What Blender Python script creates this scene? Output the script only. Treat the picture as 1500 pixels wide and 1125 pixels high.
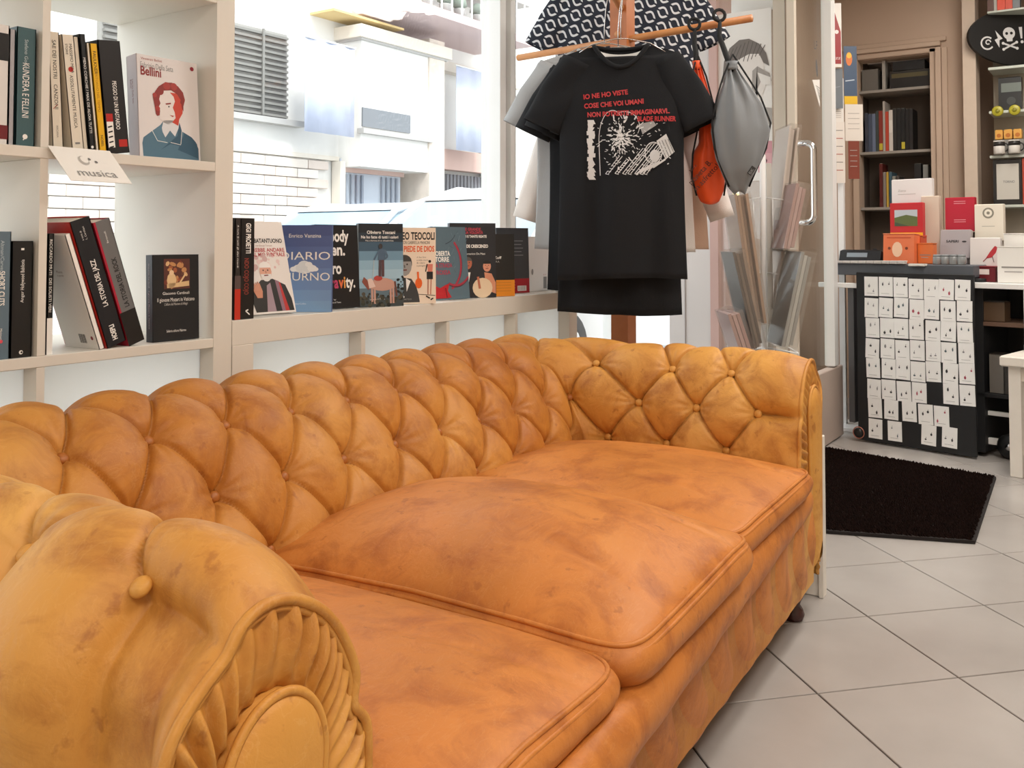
import bpy, bmesh, math, random
import numpy as np
from mathutils import Matrix, Vector, Euler
random.seed(7); rng = np.random.default_rng(7)
PI = math.pi
for o in list(bpy.data.objects): bpy.data.objects.remove(o, do_unlink=True)
SC = bpy.context.scene; COL = SC.collection
# ---------------------------------------------------------------- camera, world, lights, exposure
HEAD = math.radians(33.9)
cam_d = bpy.data.cameras.new('camera'); cam = bpy.data.objects.new('camera', cam_d); COL.objects.link(cam)
cam_d.sensor_width = 36; cam_d.lens = 1360/1500*36
cam_d.shift_y = -(562.5-(355-1360*math.tan(math.radians(2))))/1500
cam.location = (0, 0, 1); cam.rotation_euler = (PI/2+math.radians(2), 0, HEAD-PI/2)
cam_d.clip_start = .05; cam_d.clip_end = 200
SC.camera = cam
SC.view_settings.view_transform = 'Standard'; SC.view_settings.look = 'None'
SC.view_settings.exposure = 0.0; SC.view_settings.gamma = 1; SC.view_settings.use_curve_mapping = False
world = bpy.data.worlds.new('world'); SC.world = world; world.use_nodes = True
bg = world.node_tree.nodes['Background']; bg.inputs[0].default_value = (.93, .965, 1, 1); bg.inputs[1].default_value = 2.7
def lamp(name, kind, loc, rot, energy, color, size=None, size_y=None, angle=None):
    l = bpy.data.lights.new(name, kind); l.energy = energy; l.color = color
    if kind == 'AREA': l.shape = 'RECTANGLE'; l.size = size; l.size_y = size_y or size
    if angle: l.angle = angle
    o = bpy.data.objects.new(name, l); COL.objects.link(o); o.location = loc; o.rotation_euler = rot
    return o
lamp('sun', 'SUN', (0, 0, 8), (math.radians(38), 0, math.radians(-25)), 3.4, (1, .97, .92), angle=math.radians(12))
FILL_LIGHTS = [(-.9, -.7), (1.2, -.6), (3.0, .2), (4.7, .3)]  # fill positions; the first was added to brighten the near sofa arm
for lx, ly in FILL_LIGHTS:
    lamp('ceiling_fill_light', 'AREA', (lx, ly, 2.66), (0, 0, 0), 27, (1, .94, .88), 1.1, .5)  # unseen area lights added under the ceiling to fill the room
# ---------------------------------------------------------------- helpers
def lin(c):
    if isinstance(c, str):
        c = [int(c[i:i+2], 16)/255 for i in (0, 2, 4)]
    return tuple((x/12.92 if x <= .04045 else ((x+.055)/1.055)**2.4) for x in c) + (1,)
MATS = {}
def mat(key, color, rough=.6, metal=0, var=0, scale=20, bump=0, bscale=60, color2=None, trans=0, emit=0, alpha=None, spec=.5, sheen=0):
    if key in MATS: return MATS[key]
    m = bpy.data.materials.new(key); m.use_nodes = True; MATS[key] = m
    nt = m.node_tree; n = nt.nodes; b = n['Principled BSDF']; L = nt.links
    c = lin(color); b.inputs['Base Color'].default_value = c
    b.inputs['Roughness'].default_value = rough; b.inputs['Metallic'].default_value = metal
    b.inputs['Specular IOR Level'].default_value = spec
    if trans: b.inputs['Transmission Weight'].default_value = trans
    if sheen: b.inputs['Sheen Weight'].default_value = sheen
    if alpha is not None: b.inputs['Alpha'].default_value = alpha
    if emit: b.inputs['Emission Color'].default_value = c; b.inputs['Emission Strength'].default_value = emit
    tc = n.new('ShaderNodeTexCoord')
    if var or color2:
        t = n.new('ShaderNodeTexNoise'); t.inputs['Scale'].default_value = scale; t.inputs['Detail'].default_value = 5
        L.new(tc.outputs['Object'], t.inputs['Vector'])
        r = n.new('ShaderNodeValToRGB'); r.color_ramp.elements[0].position = .35; r.color_ramp.elements[1].position = .65
        c2 = lin(color2) if color2 else tuple(min(1, x*(1+var)) for x in c[:3])+(1,)
        c1 = c if color2 else tuple(x*(1-var) for x in c[:3])+(1,)
        r.color_ramp.elements[0].color = c1; r.color_ramp.elements[1].color = c2
        L.new(t.outputs['Fac'], r.inputs['Fac']); L.new(r.outputs['Color'], b.inputs['Base Color'])
    if bump:
        t = n.new('ShaderNodeTexNoise'); t.inputs['Scale'].default_value = bscale; t.inputs['Detail'].default_value = 4
        L.new(tc.outputs['Object'], t.inputs['Vector'])
        bp = n.new('ShaderNodeBump'); bp.inputs['Strength'].default_value = bump; bp.inputs['Distance'].default_value = .01
        L.new(t.outputs['Fac'], bp.inputs['Height']); L.new(bp.outputs['Normal'], b.inputs['Normal'])
    return m
def glassy(key, tint=(.97, .985, .98), refl=.06, rough=0.02):
    if key in MATS: return MATS[key]
    m = bpy.data.materials.new(key); m.use_nodes = True; MATS[key] = m
    nt = m.node_tree; n = nt.nodes; n.clear(); L = nt.links
    o = n.new('ShaderNodeOutputMaterial'); mx = n.new('ShaderNodeMixShader'); tr = n.new('ShaderNodeBsdfTransparent'); g = n.new('ShaderNodeBsdfGlossy')
    tr.inputs[0].default_value = (*tint, 1); g.inputs['Roughness'].default_value = rough; mx.inputs[0].default_value = refl
    L.new(tr.outputs[0], mx.inputs[1]); L.new(g.outputs[0], mx.inputs[2]); L.new(mx.outputs[0], o.inputs[0])
    return m
def tag(o, label=None, cat=None, group=None, kind=None):
    if label: o['label'] = label
    if cat: o['category'] = cat
    if group: o['group'] = group
    if kind: o['kind'] = kind
    return o
def thing(name, label, cat, loc=(0, 0, 0), rz=0, group=None):
    o = bpy.data.objects.new(name, None); COL.objects.link(o); o.empty_display_size = .05
    o.location = loc; o.rotation_euler = (0, 0, rz)
    return tag(o, label, cat, group)
_txt = {}
def text_geo(s, bold=0, serif=False):
    k = (s, bold)
    if k in _txt: return _txt[k]
    cu = bpy.data.curves.new('t', 'FONT'); cu.body = s; cu.resolution_u = 3; cu.offset = bold; cu.fill_mode = 'FRONT'
    ob = bpy.data.objects.new('t', cu); COL.objects.link(ob)
    dg = bpy.context.evaluated_depsgraph_get(); dg.update()
    me = bpy.data.meshes.new_from_object(ob.evaluated_get(dg))
    v = np.array([x.co[:] for x in me.vertices]) if len(me.vertices) else np.zeros((0, 3))
    f = [tuple(p.vertices) for p in me.polygons]
    bpy.data.objects.remove(ob); bpy.data.curves.remove(cu); bpy.data.meshes.remove(me)
    if len(v):
        v[:, 0] -= v[:, 0].min(); w = v[:, 0].max()
    else: w = 1
    _txt[k] = (v, f, w); return _txt[k]
class MB:
    def __init__(s): s.v = []; s.f = []; s.m = []; s.mats = []; s.sm = []
    def mi(s, m):
        if m not in s.mats: s.mats.append(m)
        return s.mats.index(m)
    def add(s, vs, fs, m, M=None, smooth=False):
        b = len(s.v)
        if M is not None: vs = [M @ Vector(v) for v in vs]
        s.v += [tuple(v) for v in vs]; k = s.mi(m)
        for f in fs: s.f.append(tuple(i+b for i in f)); s.m.append(k); s.sm.append(smooth)
        return s
    def box(s, c, d, m, M=None, bev=0):
        x, y, z = c; a, b, h = d[0]/2, d[1]/2, d[2]/2
        if bev:
            e = bev; vs = []; 
            for k, (zz, q) in enumerate([(-h, e), (-h+e, 0), (h-e, 0), (h, e)]):
                for sx, sy in ((-1, -1), (1, -1), (1, 1), (-1, 1)): vs.append((x+sx*(a-q), y+sy*(b-q), z+zz))
            fs = [(3, 2, 1, 0), (12, 13, 14, 15)]
            for k in range(3):
                for j in range(4): fs.append((k*4+j, k*4+(j+1) % 4, k*4+4+(j+1) % 4, k*4+4+j))
        else:
            vs = [(x+i*a, y+j*b, z+k*h) for k in (-1, 1) for j in (-1, 1) for i in (-1, 1)]
            fs = [(0, 2, 3, 1), (4, 5, 7, 6), (0, 1, 5, 4), (2, 6, 7, 3), (0, 4, 6, 2), (1, 3, 7, 5)]
        return s.add(vs, fs, m, M)
    def tube(s, pts, r, m, n=8, M=None, closed=False):
        P = [Vector(p) for p in pts]; N = len(P); R = r if hasattr(r, '__len__') else [r]*N
        vs = []; up = None
        for i in range(N):
            t = (P[(i+1) % N]-P[i-1]) if closed else (P[min(i+1, N-1)]-P[max(i-1, 0)])
            t.normalize()
            if up is None: up = Vector((0, 0, 1)) if abs(t.z) < .9 else Vector((1, 0, 0))
            a = t.cross(up); 
            if a.length < 1e-4: a = t.cross(Vector((0, 1, 0)))
            a.normalize(); b = a.cross(t).normalized(); up = b
            for k in range(n):
                q = 2*PI*k/n; vs.append(P[i]+(a*math.cos(q)+b*math.sin(q))*R[i])
        fs = []
        for i in range(N if closed else N-1):
            for k in range(n):
                j = (i+1) % N; fs.append((i*n+k, i*n+(k+1) % n, j*n+(k+1) % n, j*n+k))
        if not closed: fs += [tuple(range(n-1, -1, -1)), tuple((N-1)*n+k for k in range(n))]
        return s.add(vs, fs, m, M, True)
    def lathe(s, prof, m, n=16, M=None, smooth=True):
        vs = []; fs = []
        for r, z in prof:
            for k in range(n): vs.append((r*math.cos(2*PI*k/n), r*math.sin(2*PI*k/n), z))
        for i in range(len(prof)-1):
            for k in range(n): fs.append((i*n+k, i*n+(k+1) % n, (i+1)*n+(k+1) % n, (i+1)*n+k))
        fs += [tuple(range(n-1, -1, -1)), tuple((len(prof)-1)*n+k for k in range(n))]
        return s.add(vs, fs, m, M, smooth)
    def poly(s, pts, m, M=None, z=0):       # flat polygon in the (u,v) plane of M
        return s.add([(p[0], p[1], z) for p in pts], [tuple(range(len(pts)))], m, M)
    def disc(s, c, r, m, M=None, z=0, n=14, ry=None, rot=0):
        ry = ry or r; ca, sa = math.cos(rot), math.sin(rot)
        P = [(r*math.cos(2*PI*k/n), ry*math.sin(2*PI*k/n)) for k in range(n)]
        return s.poly([(c[0]+x*ca-y*sa, c[1]+x*sa+y*ca) for x, y in P], m, M, z)
    def line(s, a, b, w, m, M=None, z=0):
        dx, dy = b[0]-a[0], b[1]-a[1]; l = math.hypot(dx, dy) or 1; nx, ny = -dy/l*w/2, dx/l*w/2
        return s.poly([(a[0]-nx, a[1]-ny), (b[0]-nx, b[1]-ny), (b[0]+nx, b[1]+ny), (a[0]+nx, a[1]+ny)], m, M, z)
    def text(s, t, x, y, h, m, M=None, width=None, align='l', bold=0, rot=0, z=.0004, skew=0):
        v, f, w = text_geo(t, bold)
        if not len(v): return s
        k = h/.72; kx = (width/w) if width else k; W = w*kx
        ox = {'l': 0, 'c': -W/2, 'r': -W}[align]; ca, sa = math.cos(rot), math.sin(rot)
        P = [(ox+p[0]*kx, p[1]*k) for p in v]
        return s.add([(x+a*ca-b*sa, y+a*sa+b*ca+skew*a, z) for a, b in P], f, m, M)
    def prism(s, pts, y0, y1, m, M=None):   # (x,z) outline extruded along y
        n = len(pts); vs = [(p[0], y0, p[1]) for p in pts]+[(p[0], y1, p[1]) for p in pts]
        fs = [tuple(range(n)), tuple(range(2*n-1, n-1, -1))]+[(i, i+n, (i+1) % n+n, (i+1) % n) for i in range(n)]
        return s.add(vs, fs, m, M)
    def build(s, name, parent=None, smooth=None, loc=None, rz=0):
        me = bpy.data.meshes.new(name); me.from_pydata(s.v, [], s.f); me.update()
        for m in s.mats: me.materials.append(m)
        me.polygons.foreach_set('material_index', s.m)
        me.polygons.foreach_set('use_smooth', [True]*len(s.f) if smooth else s.sm)
        o = bpy.data.objects.new(name, me); COL.objects.link(o)
        if parent: o.parent = parent
        if loc: o.location = loc; o.rotation_euler = (0, 0, rz)
        return o
def np_grid(name, P, m, parent=None, closed_u=False, smooth=True):
    nu, nv = P.shape[:2]; me = bpy.data.meshes.new(name)
    idx = np.arange(nu*nv).reshape(nu, nv)
    a = idx if closed_u else idx[:-1]; b = np.roll(idx, -1, 0) if closed_u else idx[1:]
    F = np.stack([a[:, :-1], b[:, :-1], b[:, 1:], a[:, 1:]], -1).reshape(-1, 4)
    me.from_pydata(P.reshape(-1, 3).tolist(), [], F.tolist()); me.update()
    for q in (m if isinstance(m, list) else [m]): me.materials.append(q)
    me.polygons.foreach_set('use_smooth', [smooth]*len(F))
    o = bpy.data.objects.new(name, me); COL.objects.link(o)
    if parent: o.parent = parent
    return o
def copy_tree(o, parent=None):
    c = o.copy(); COL.objects.link(c); c.parent = parent
    for ch in list(o.children): copy_tree(ch, c)
    return c
def T(*a): return Matrix.Translation(a)
def RX(a): return Matrix.Rotation(a, 4, 'X')
def RY(a): return Matrix.Rotation(a, 4, 'Y')
def RZ(a): return Matrix.Rotation(a, 4, 'Z')
def noise2(x, y, seed=0, n=6, f=1.0):
    r = np.random.default_rng(seed); o = 0
    for i in range(n):
        a = r.uniform(0, 2*PI); k = f*r.uniform(.6, 1.8); o = o+np.sin((x*np.cos(a)+y*np.sin(a))*k+r.uniform(0, 6.28))
    return o/n
M_WHITE = mat('white laminate', 'e0dacf', .45, var=.02, scale=3)
M_PAINT = mat('white painted metal', 'e8e8e6', .35, spec=.5)
M_WOOD = mat('oiled beech wood', 'c98a52', .45, color2='b87642', scale=14)
M_BLACK = mat('black plastic', '151515', .4)
M_CHROME = mat('polished chrome', 'd8d8d8', .12, metal=1)
M_GLASS = glassy('window glass')
# ================================================================ SOFA
SOFA_A = math.radians(3.2)
def leather(gold=None):
    m = bpy.data.materials.new('tan worn leather'); m.use_nodes = True; nt = m.node_tree; n = nt.nodes; L = nt.links; b = n['Principled BSDF']
    tc = n.new('ShaderNodeTexCoord')
    def noise(scale, det=5, dist=0, rough=.55):
        t = n.new('ShaderNodeTexNoise'); t.inputs['Scale'].default_value = scale; t.inputs['Detail'].default_value = det
        t.inputs['Distortion'].default_value = dist; t.inputs['Roughness'].default_value = rough
        L.new(tc.outputs['Object'], t.inputs['Vector']); return t
    def ramp(src, stops):
        r = n.new('ShaderNodeValToRGB'); e = r.color_ramp.elements
        while len(e) < len(stops): e.new(.5)
        for k, (p, c) in enumerate(stops): e[k].position = p; e[k].color = lin(c)
        L.new(src, r.inputs['Fac']); return r
    def mix(fac, a, bb, mode='MIX'):
        x = n.new('ShaderNodeMix'); x.data_type = 'RGBA'; x.blend_type = mode
        if isinstance(fac, float): x.inputs[0].default_value = fac
        else: L.new(fac, x.inputs[0])
        L.new(a, x.inputs[6])
        if isinstance(bb, str): x.inputs[7].default_value = lin(bb)
        else: L.new(bb, x.inputs[7])
        return x.outputs[2]
    r1 = ramp(noise(2.2, 6, .3).outputs['Fac'], [(.25, LEA[0]), (.5, LEA[1]), (.75, LEA[2])])
    if gold:      # the arms have yellowed more than the back; the change is gradual
        g1 = ramp(noise(2.2, 6, .3).outputs['Fac'], [(.25, gold[0]), (.5, gold[1]), (.75, gold[2])])
        sx = n.new('ShaderNodeSeparateXYZ'); L.new(tc.outputs['Object'], sx.inputs[0])
        ab = n.new('ShaderNodeMath'); ab.operation = 'ABSOLUTE'; L.new(sx.outputs[0], ab.inputs[0])
        nz = n.new('ShaderNodeMath'); nz.operation = 'MULTIPLY_ADD'; nz.inputs[1].default_value = .5; L.new(noise(3.5, 4).outputs['Fac'], nz.inputs[0]); L.new(ab.outputs[0], nz.inputs[2])
        mr = n.new('ShaderNodeMapRange'); mr.interpolation_type = 'SMOOTHSTEP'; mr.inputs['From Min'].default_value = .85; mr.inputs['From Max'].default_value = 1.25; L.new(nz.outputs[0], mr.inputs[0])
        gm = mix(mr.outputs[0], r1.outputs[0], g1.outputs[0])
    f2 = ramp(noise(11, 8, .6, .65).outputs['Fac'], [(.46, '000000'), (.70, 'ffffff')])
    sc = n.new('ShaderNodeMath'); sc.operation = 'MULTIPLY'; sc.inputs[1].default_value = .68; L.new(f2.outputs[0], sc.inputs[0])
    c = mix(sc.outputs[0], gm if gold else r1.outputs[0], LEA[3])
    # fine pale scuffs
    mp = n.new('ShaderNodeMapping'); mp.inputs['Scale'].default_value = (1, 3.2, 1.7); mp.inputs['Rotation'].default_value = (.3, .5, .9); L.new(tc.outputs['Object'], mp.inputs[0])
    t = n.new('ShaderNodeTexNoise'); t.inputs['Scale'].default_value = 13; t.inputs['Detail'].default_value = 9; t.inputs['Distortion'].default_value = 1.6; L.new(mp.outputs[0], t.inputs[0])
    f3 = ramp(t.outputs['Fac'], [(.485, '000000'), (.5, '777777'), (.515, '000000')])
    s3 = n.new('ShaderNodeMath'); s3.operation = 'MULTIPLY'; s3.inputs[1].default_value = .5; L.new(f3.outputs[0], s3.inputs[0])
    c = mix(s3.outputs[0], c, LEA[4])
    f4 = ramp(noise(30, 4, .2).outputs['Fac'], [(.30, 'ffffff'), (.36, '000000')])
    s4 = n.new('ShaderNodeMath'); s4.operation = 'MULTIPLY'; s4.inputs[1].default_value = .45; L.new(f4.outputs[0], s4.inputs[0])
    c = mix(s4.outputs[0], c, '8a4a1c')
    L.new(c, b.inputs['Base Color'])
    rr = n.new('ShaderNodeMapRange'); rr.inputs['To Min'].default_value = .42; rr.inputs['To Max'].default_value = .62
    L.new(noise(9, 5).outputs['Fac'], rr.inputs['Value']); L.new(rr.outputs[0], b.inputs['Roughness'])
    b.inputs['Specular IOR Level'].default_value = .38
    nb = noise(420, 3); nb2 = noise(38, 5, .8)
    ad = n.new('ShaderNodeMath'); ad.operation = 'MULTIPLY_ADD'; ad.inputs[1].default_value = .12; L.new(nb.outputs['Fac'], ad.inputs[0]); L.new(nb2.outputs['Fac'], ad.inputs[2])
    bp = n.new('ShaderNodeBump'); bp.inputs['Strength'].default_value = .25; bp.inputs['Distance'].default_value = .006
    L.new(ad.outputs[0], bp.inputs['Height']); L.new(bp.outputs[0], b.inputs['Normal'])
    return m
LEA = ['a8621e', 'be7c30', 'ce9448', '8a4610', 'e8bc7c']
M_LEA = leather(['be7e32', 'd09646', 'dcac62'])
LEA = ['be7e32', 'd09646', 'dcac62', 'aa6828', 'f0d098']
M_LEA3 = leather(); M_LEA3.name = 'golden tan worn leather'
LEA = ['b06c2a', 'c67a34', 'd48e48', '8e4614', 'e8b478']
M_LEA2 = leather(); M_LEA2.name = 'orange tan worn leather'
sofa_c = (1.6, .6, 0)
_c, _s = math.cos(SOFA_A), math.sin(SOFA_A)
sofa = thing('chesterfield_sofa', 'large worn tan leather button-tufted sofa with rolled arms in the foreground', 'sofa',
             (sofa_c[0]*_c-sofa_c[1]*_s, sofa_c[0]*_s+sofa_c[1]*_c, 0), SOFA_A)
OFF = np.array([sofa_c[0], sofa_c[1], 0.])
XL, XR, YB, YF = .705, 2.49, 1.248, .60
# profile: r -> offset behind the inner plane, height
PRB = [(4.4, -.02, .30), (4, 0, .345), (3, 0, .442), (2, .052, .554), (1, .123, .661), (0, .232, .703), (-1, .322, .63), (-2, .338, .52), (-3, .30, .43), (-5, .28, .09)]
PRA = [(4.4, -.01, .30), (4, 0, .345), (3, 0, .442), (2, .006, .554), (1, .050, .655), (.5, .104, .694), (0, .153, .676), (-1, .211, .612), (-2, .205, .52), (-3, .165, .44), (-5, .150, .09)]
def cr(tab, r):     # catmull-rom in r (decreasing)
    t = np.array(tab); R = t[:, 0]; out = np.zeros((len(r), 2))
    for i, x in enumerate(r):
        k = int(np.clip(np.searchsorted(-R, -x, 'right')-1, 0, len(R)-2))
        u = (R[k]-x)/(R[k]-R[k+1]); p1, p2 = t[k, 1:], t[k+1, 1:]
        h = R[k]-R[k+1]
        m1 = (t[k+1, 1:]-t[max(k-1, 0), 1:])/(R[max(k-1, 0)]-R[k+1])*h
        m2 = (t[min(k+2, len(R)-1), 1:]-p1)/(R[k]-R[min(k+2, len(R)-1)])*h
        out[i] = (2*u**3-3*u**2+1)*p1+(u**3-2*u**2+u)*m1+(-2*u**3+3*u**2)*p2+(u**3-u**2)*m2
    return out
def base_pos(S, R):
    b = cr(PRB, R); a = cr(PRA, R)
    nb, zb = b[:, 0], b[:, 1]; na, za = a[:, 0], a[:, 1]
    nS, nR = len(S), len(R); P = np.zeros((nS, nR, 3))
    def raw(s):
        p = np.zeros((nR, 3))
        xr, xl, yb = XR+na, XL-na, YB+nb
        if -11 <= s <= 0:
            xs = np.interp(s, [-10, -1], [.817, 2.365]) if -10 <= s <= -1 else 0
            if s > -1: X = 2.365+(xr-2.365)*(s+1)
            elif s < -10: X = .84+(xl-.84)*(-10-s)
            else:
                X = np.full(nR, 2.365+.172*(s+1)); 
                if s < -9: X = np.full(nR, .989+(.84-.989)*(-9-s))
            p[:, 0] = X; p[:, 1] = yb
            w = np.clip(1-min(abs(s), abs(s+11))/1.0, 0, 1)*.5
            w = w*w*(3-2*w)
            p[:, 2] = zb*(1-w)+za*w
        else:
            j = s if s > 0 else -11-s
            Y = yb+(1.058-yb)*j if j < 1 else np.full(nR, 1.058-.172*(j-1))
            p[:, 0] = xr if s > 0 else xl; p[:, 1] = Y
            w = np.clip(1-j, 0, 1)*.5; w = w*w*(3-2*w); p[:, 2] = za*(1-w)+zb*w
        return p
    W = .45
    for i, s in enumerate(S):
        c = 0 if abs(s) < W else (-11 if abs(s+11) < W else None)
        if c is None: P[i] = raw(s)
        else:
            t = (s-c+W)/(2*W); P[i] = (1-t)**2*raw(c-W)+2*t*(1-t)*raw(c)+t*t*raw(c+W)
    return P
def tuft(S, R, arm_end=3.0):
    s = np.clip(S, -11-arm_end, arm_end)[:, None]; r = R[None, :]; rc = np.clip(r, 0, 3)
    wob = 0
    A = s+rc/2; B = s-rc/2
    pa = np.abs(np.sin(PI*A)); pb = np.abs(np.sin(PI*B))
    pr = np.maximum(pa*pb, 0)
    h = .52*pr**.24+.22*pr**.8+.26*np.maximum(pa, pb)**.5
    dA = np.abs(A-np.round(A)); dB = np.abs(B-np.round(B)); h = h-.26*np.exp(-(np.minimum(dA, dB)/.024)**2)
    k = np.clip((-r-1.3)/1.6, 0, 1); k = k*k*(3-2*k)
    h = h*(1-k)+.55*k
    # tiny radial gathers round the buttons
    bi = np.round(A); bj = np.round(B); bs = (bi+bj)/2; br = (bi-bj)
    ds = (s-bs)*.172; dr = (rc-br)*.125; d = np.hypot(ds, dr); th = np.arctan2(dr, ds)
    g = np.sin(th*11+bs*3)*np.exp(-(d/.045)**2)*np.clip(d/.014, 0, 1)*.06
    j = np.where(S > 0, S, -11-S)[:, None]; w = np.clip((j-3.36)/.29, 0, 1)*np.clip((3.4-r)/.6, 0, 1); w = w*w*(3-2*w); h = h*(1-w)+.72*w
    return h+g-.42*np.exp(-(d/.024)**2)
def tuft_mesh(name, s0, s1, N=56, H=.04):
    S = np.linspace(s0, s1, int(round((s1-s0)*N))+1)
    R = np.concatenate([np.arange(4.4, -3.0, -2/N), np.linspace(-3, -5, 14)])
    P = base_pos(S, R)
    hz = np.clip((P[..., 2]-.2)/.5, 0, 1); P[..., 2] -= .012*(P[..., 0]-.9)*hz
    if s1 <= -11: P[..., 2] += .014*hz*np.clip((-11-S)/.8, 0, 1)[:, None]
    gu = np.gradient(P, axis=0); gv = np.gradient(P, axis=1); Nn = np.cross(gu, gv); Nn /= np.linalg.norm(Nn, axis=2, keepdims=True)+1e-9
    if Nn[len(S)//2, int(2.0*N/2), 2] < 0 or True:
        i = np.argmin(abs(R-0)); 
        if Nn[len(S)//2, i, 2] < 0: Nn = -Nn
    h = tuft(S, R)*H
    S2, R2 = np.meshgrid(S, R, indexing='ij')
    h = h+noise2(S2*9, R2*7, 3, 8, 1.0)*.0022+noise2(S2*22, R2*15, 5, 8)*.0008
    fr = np.clip((4.4-R)/.3, 0, 1)[None, :]
    Q = P+Nn*(h*fr)[..., None]
    return S, R, P, Nn, Q
def seat_part(name, s0, s1, Href):
    S, R, P, Nn, Q = tuft_mesh(name, s0, s1, H=Href)
    o = np_grid(name, Q-OFF, M_LEA, sofa)
    return S, R, P, Nn, Q
HB, HA = .034, .034
# one continuous surface, three parts: left arm, back, right arm
def blendH(S): 
    j = np.where(S > 0, S, np.where(S < -11, -11-S, 0)); return HB+(HA-HB)*np.clip(j, 0, 1)
ALL = {}
for nm, s0, s1 in (('arm', -14.66, -11), ('backrest', -11, 0), ('arm', 0, 3.66)):
    S, R, P, Nn, Q = tuft_mesh(nm, s0, s1, H=1.0)
    # re-do with the blended height
    Hh = blendH(S)[:, None, None]
    Q = P+(Q-P)*Hh if False else P+Nn*((tuft(S, R)*blendH(S)[:, None]+noise2(*np.meshgrid(S*9, R*7, indexing='ij'), 3, 8)*.002)*np.clip((4.4-R)/.3, 0, 1)[None, :])[..., None]
    if nm == 'arm':        # the end of each arm is pulled in towards the front piping
        j = np.where(S > 0, S, -11-S); w = np.clip((j-3.05)/.61, 0, 1); w = (w*w)[:, None]*np.clip((3.2-R)/1.2, 0, 1)[None, :]
        xc = (XR+.108) if s0 == 0 else (XL-.108)
        Q[..., 0] += (xc-Q[..., 0])*w*.02; Q[..., 2] += (.50-Q[..., 2])*w*(.21 if s0 < -11 else .10)*np.clip((Q[..., 2]-.45)/.1, 0, 1)
    ALL[(nm, s0)] = (S, R, P, Nn, Q)
# weld normals across the corners
kL, kB, kR = ('arm', -14.66), ('backrest', -11), ('arm', 0)
for a, b in ((kL, kB), (kB, kR)):
    qa, qb = ALL[a][4], ALL[b][4]; m_ = (qa[-1]+qb[0])/2; qa[-1] = m_; qb[0] = m_
for k in (kL, kB, kR): np_grid(k[0], ALL[k][4]-OFF, M_LEA, sofa)
# buttons
bm_ = bmesh.new(); bmesh.ops.create_uvsphere(bm_, u_segments=14, v_segments=8, radius=.0112)
for v in bm_.verts: v.co.z *= .62
for f in bm_.faces: f.smooth = True
bme = bpy.data.meshes.new('button'); bm_.to_mesh(bme); bme.materials.append(M_LEA3)
bme2 = bme.copy(); bme2.materials.clear(); bme2.materials.append(mat('button leather', 'a4601f', .5, var=.08, scale=90))
for r in (3, 2, 1, 0):
    ss = np.arange(-14, 3.01, 1) if r % 2 == 0 else np.arange(-13.5, 2.6, 1)
    for s in ss:
        k = kL if s < -11 else (kR if s > 0 else kB)
        S, R, P, Nn, Q = ALL[k]; i = int(np.argmin(abs(S-s))); j = int(np.argmin(abs(R-r)))
        n = Vector(Nn[i, j]); p = Vector(P[i, j]-OFF)+n*(-.0045 if k == kB else -.0015)
        if r == 0 and k == kB: continue
        o = bpy.data.objects.new('button', bme2 if k == kB else bme); COL.objects.link(o); o.parent = sofa
        o.matrix_local = Matrix.Translation(p) @ n.to_track_quat('Z', 'Y').to_matrix().to_4x4()
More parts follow.
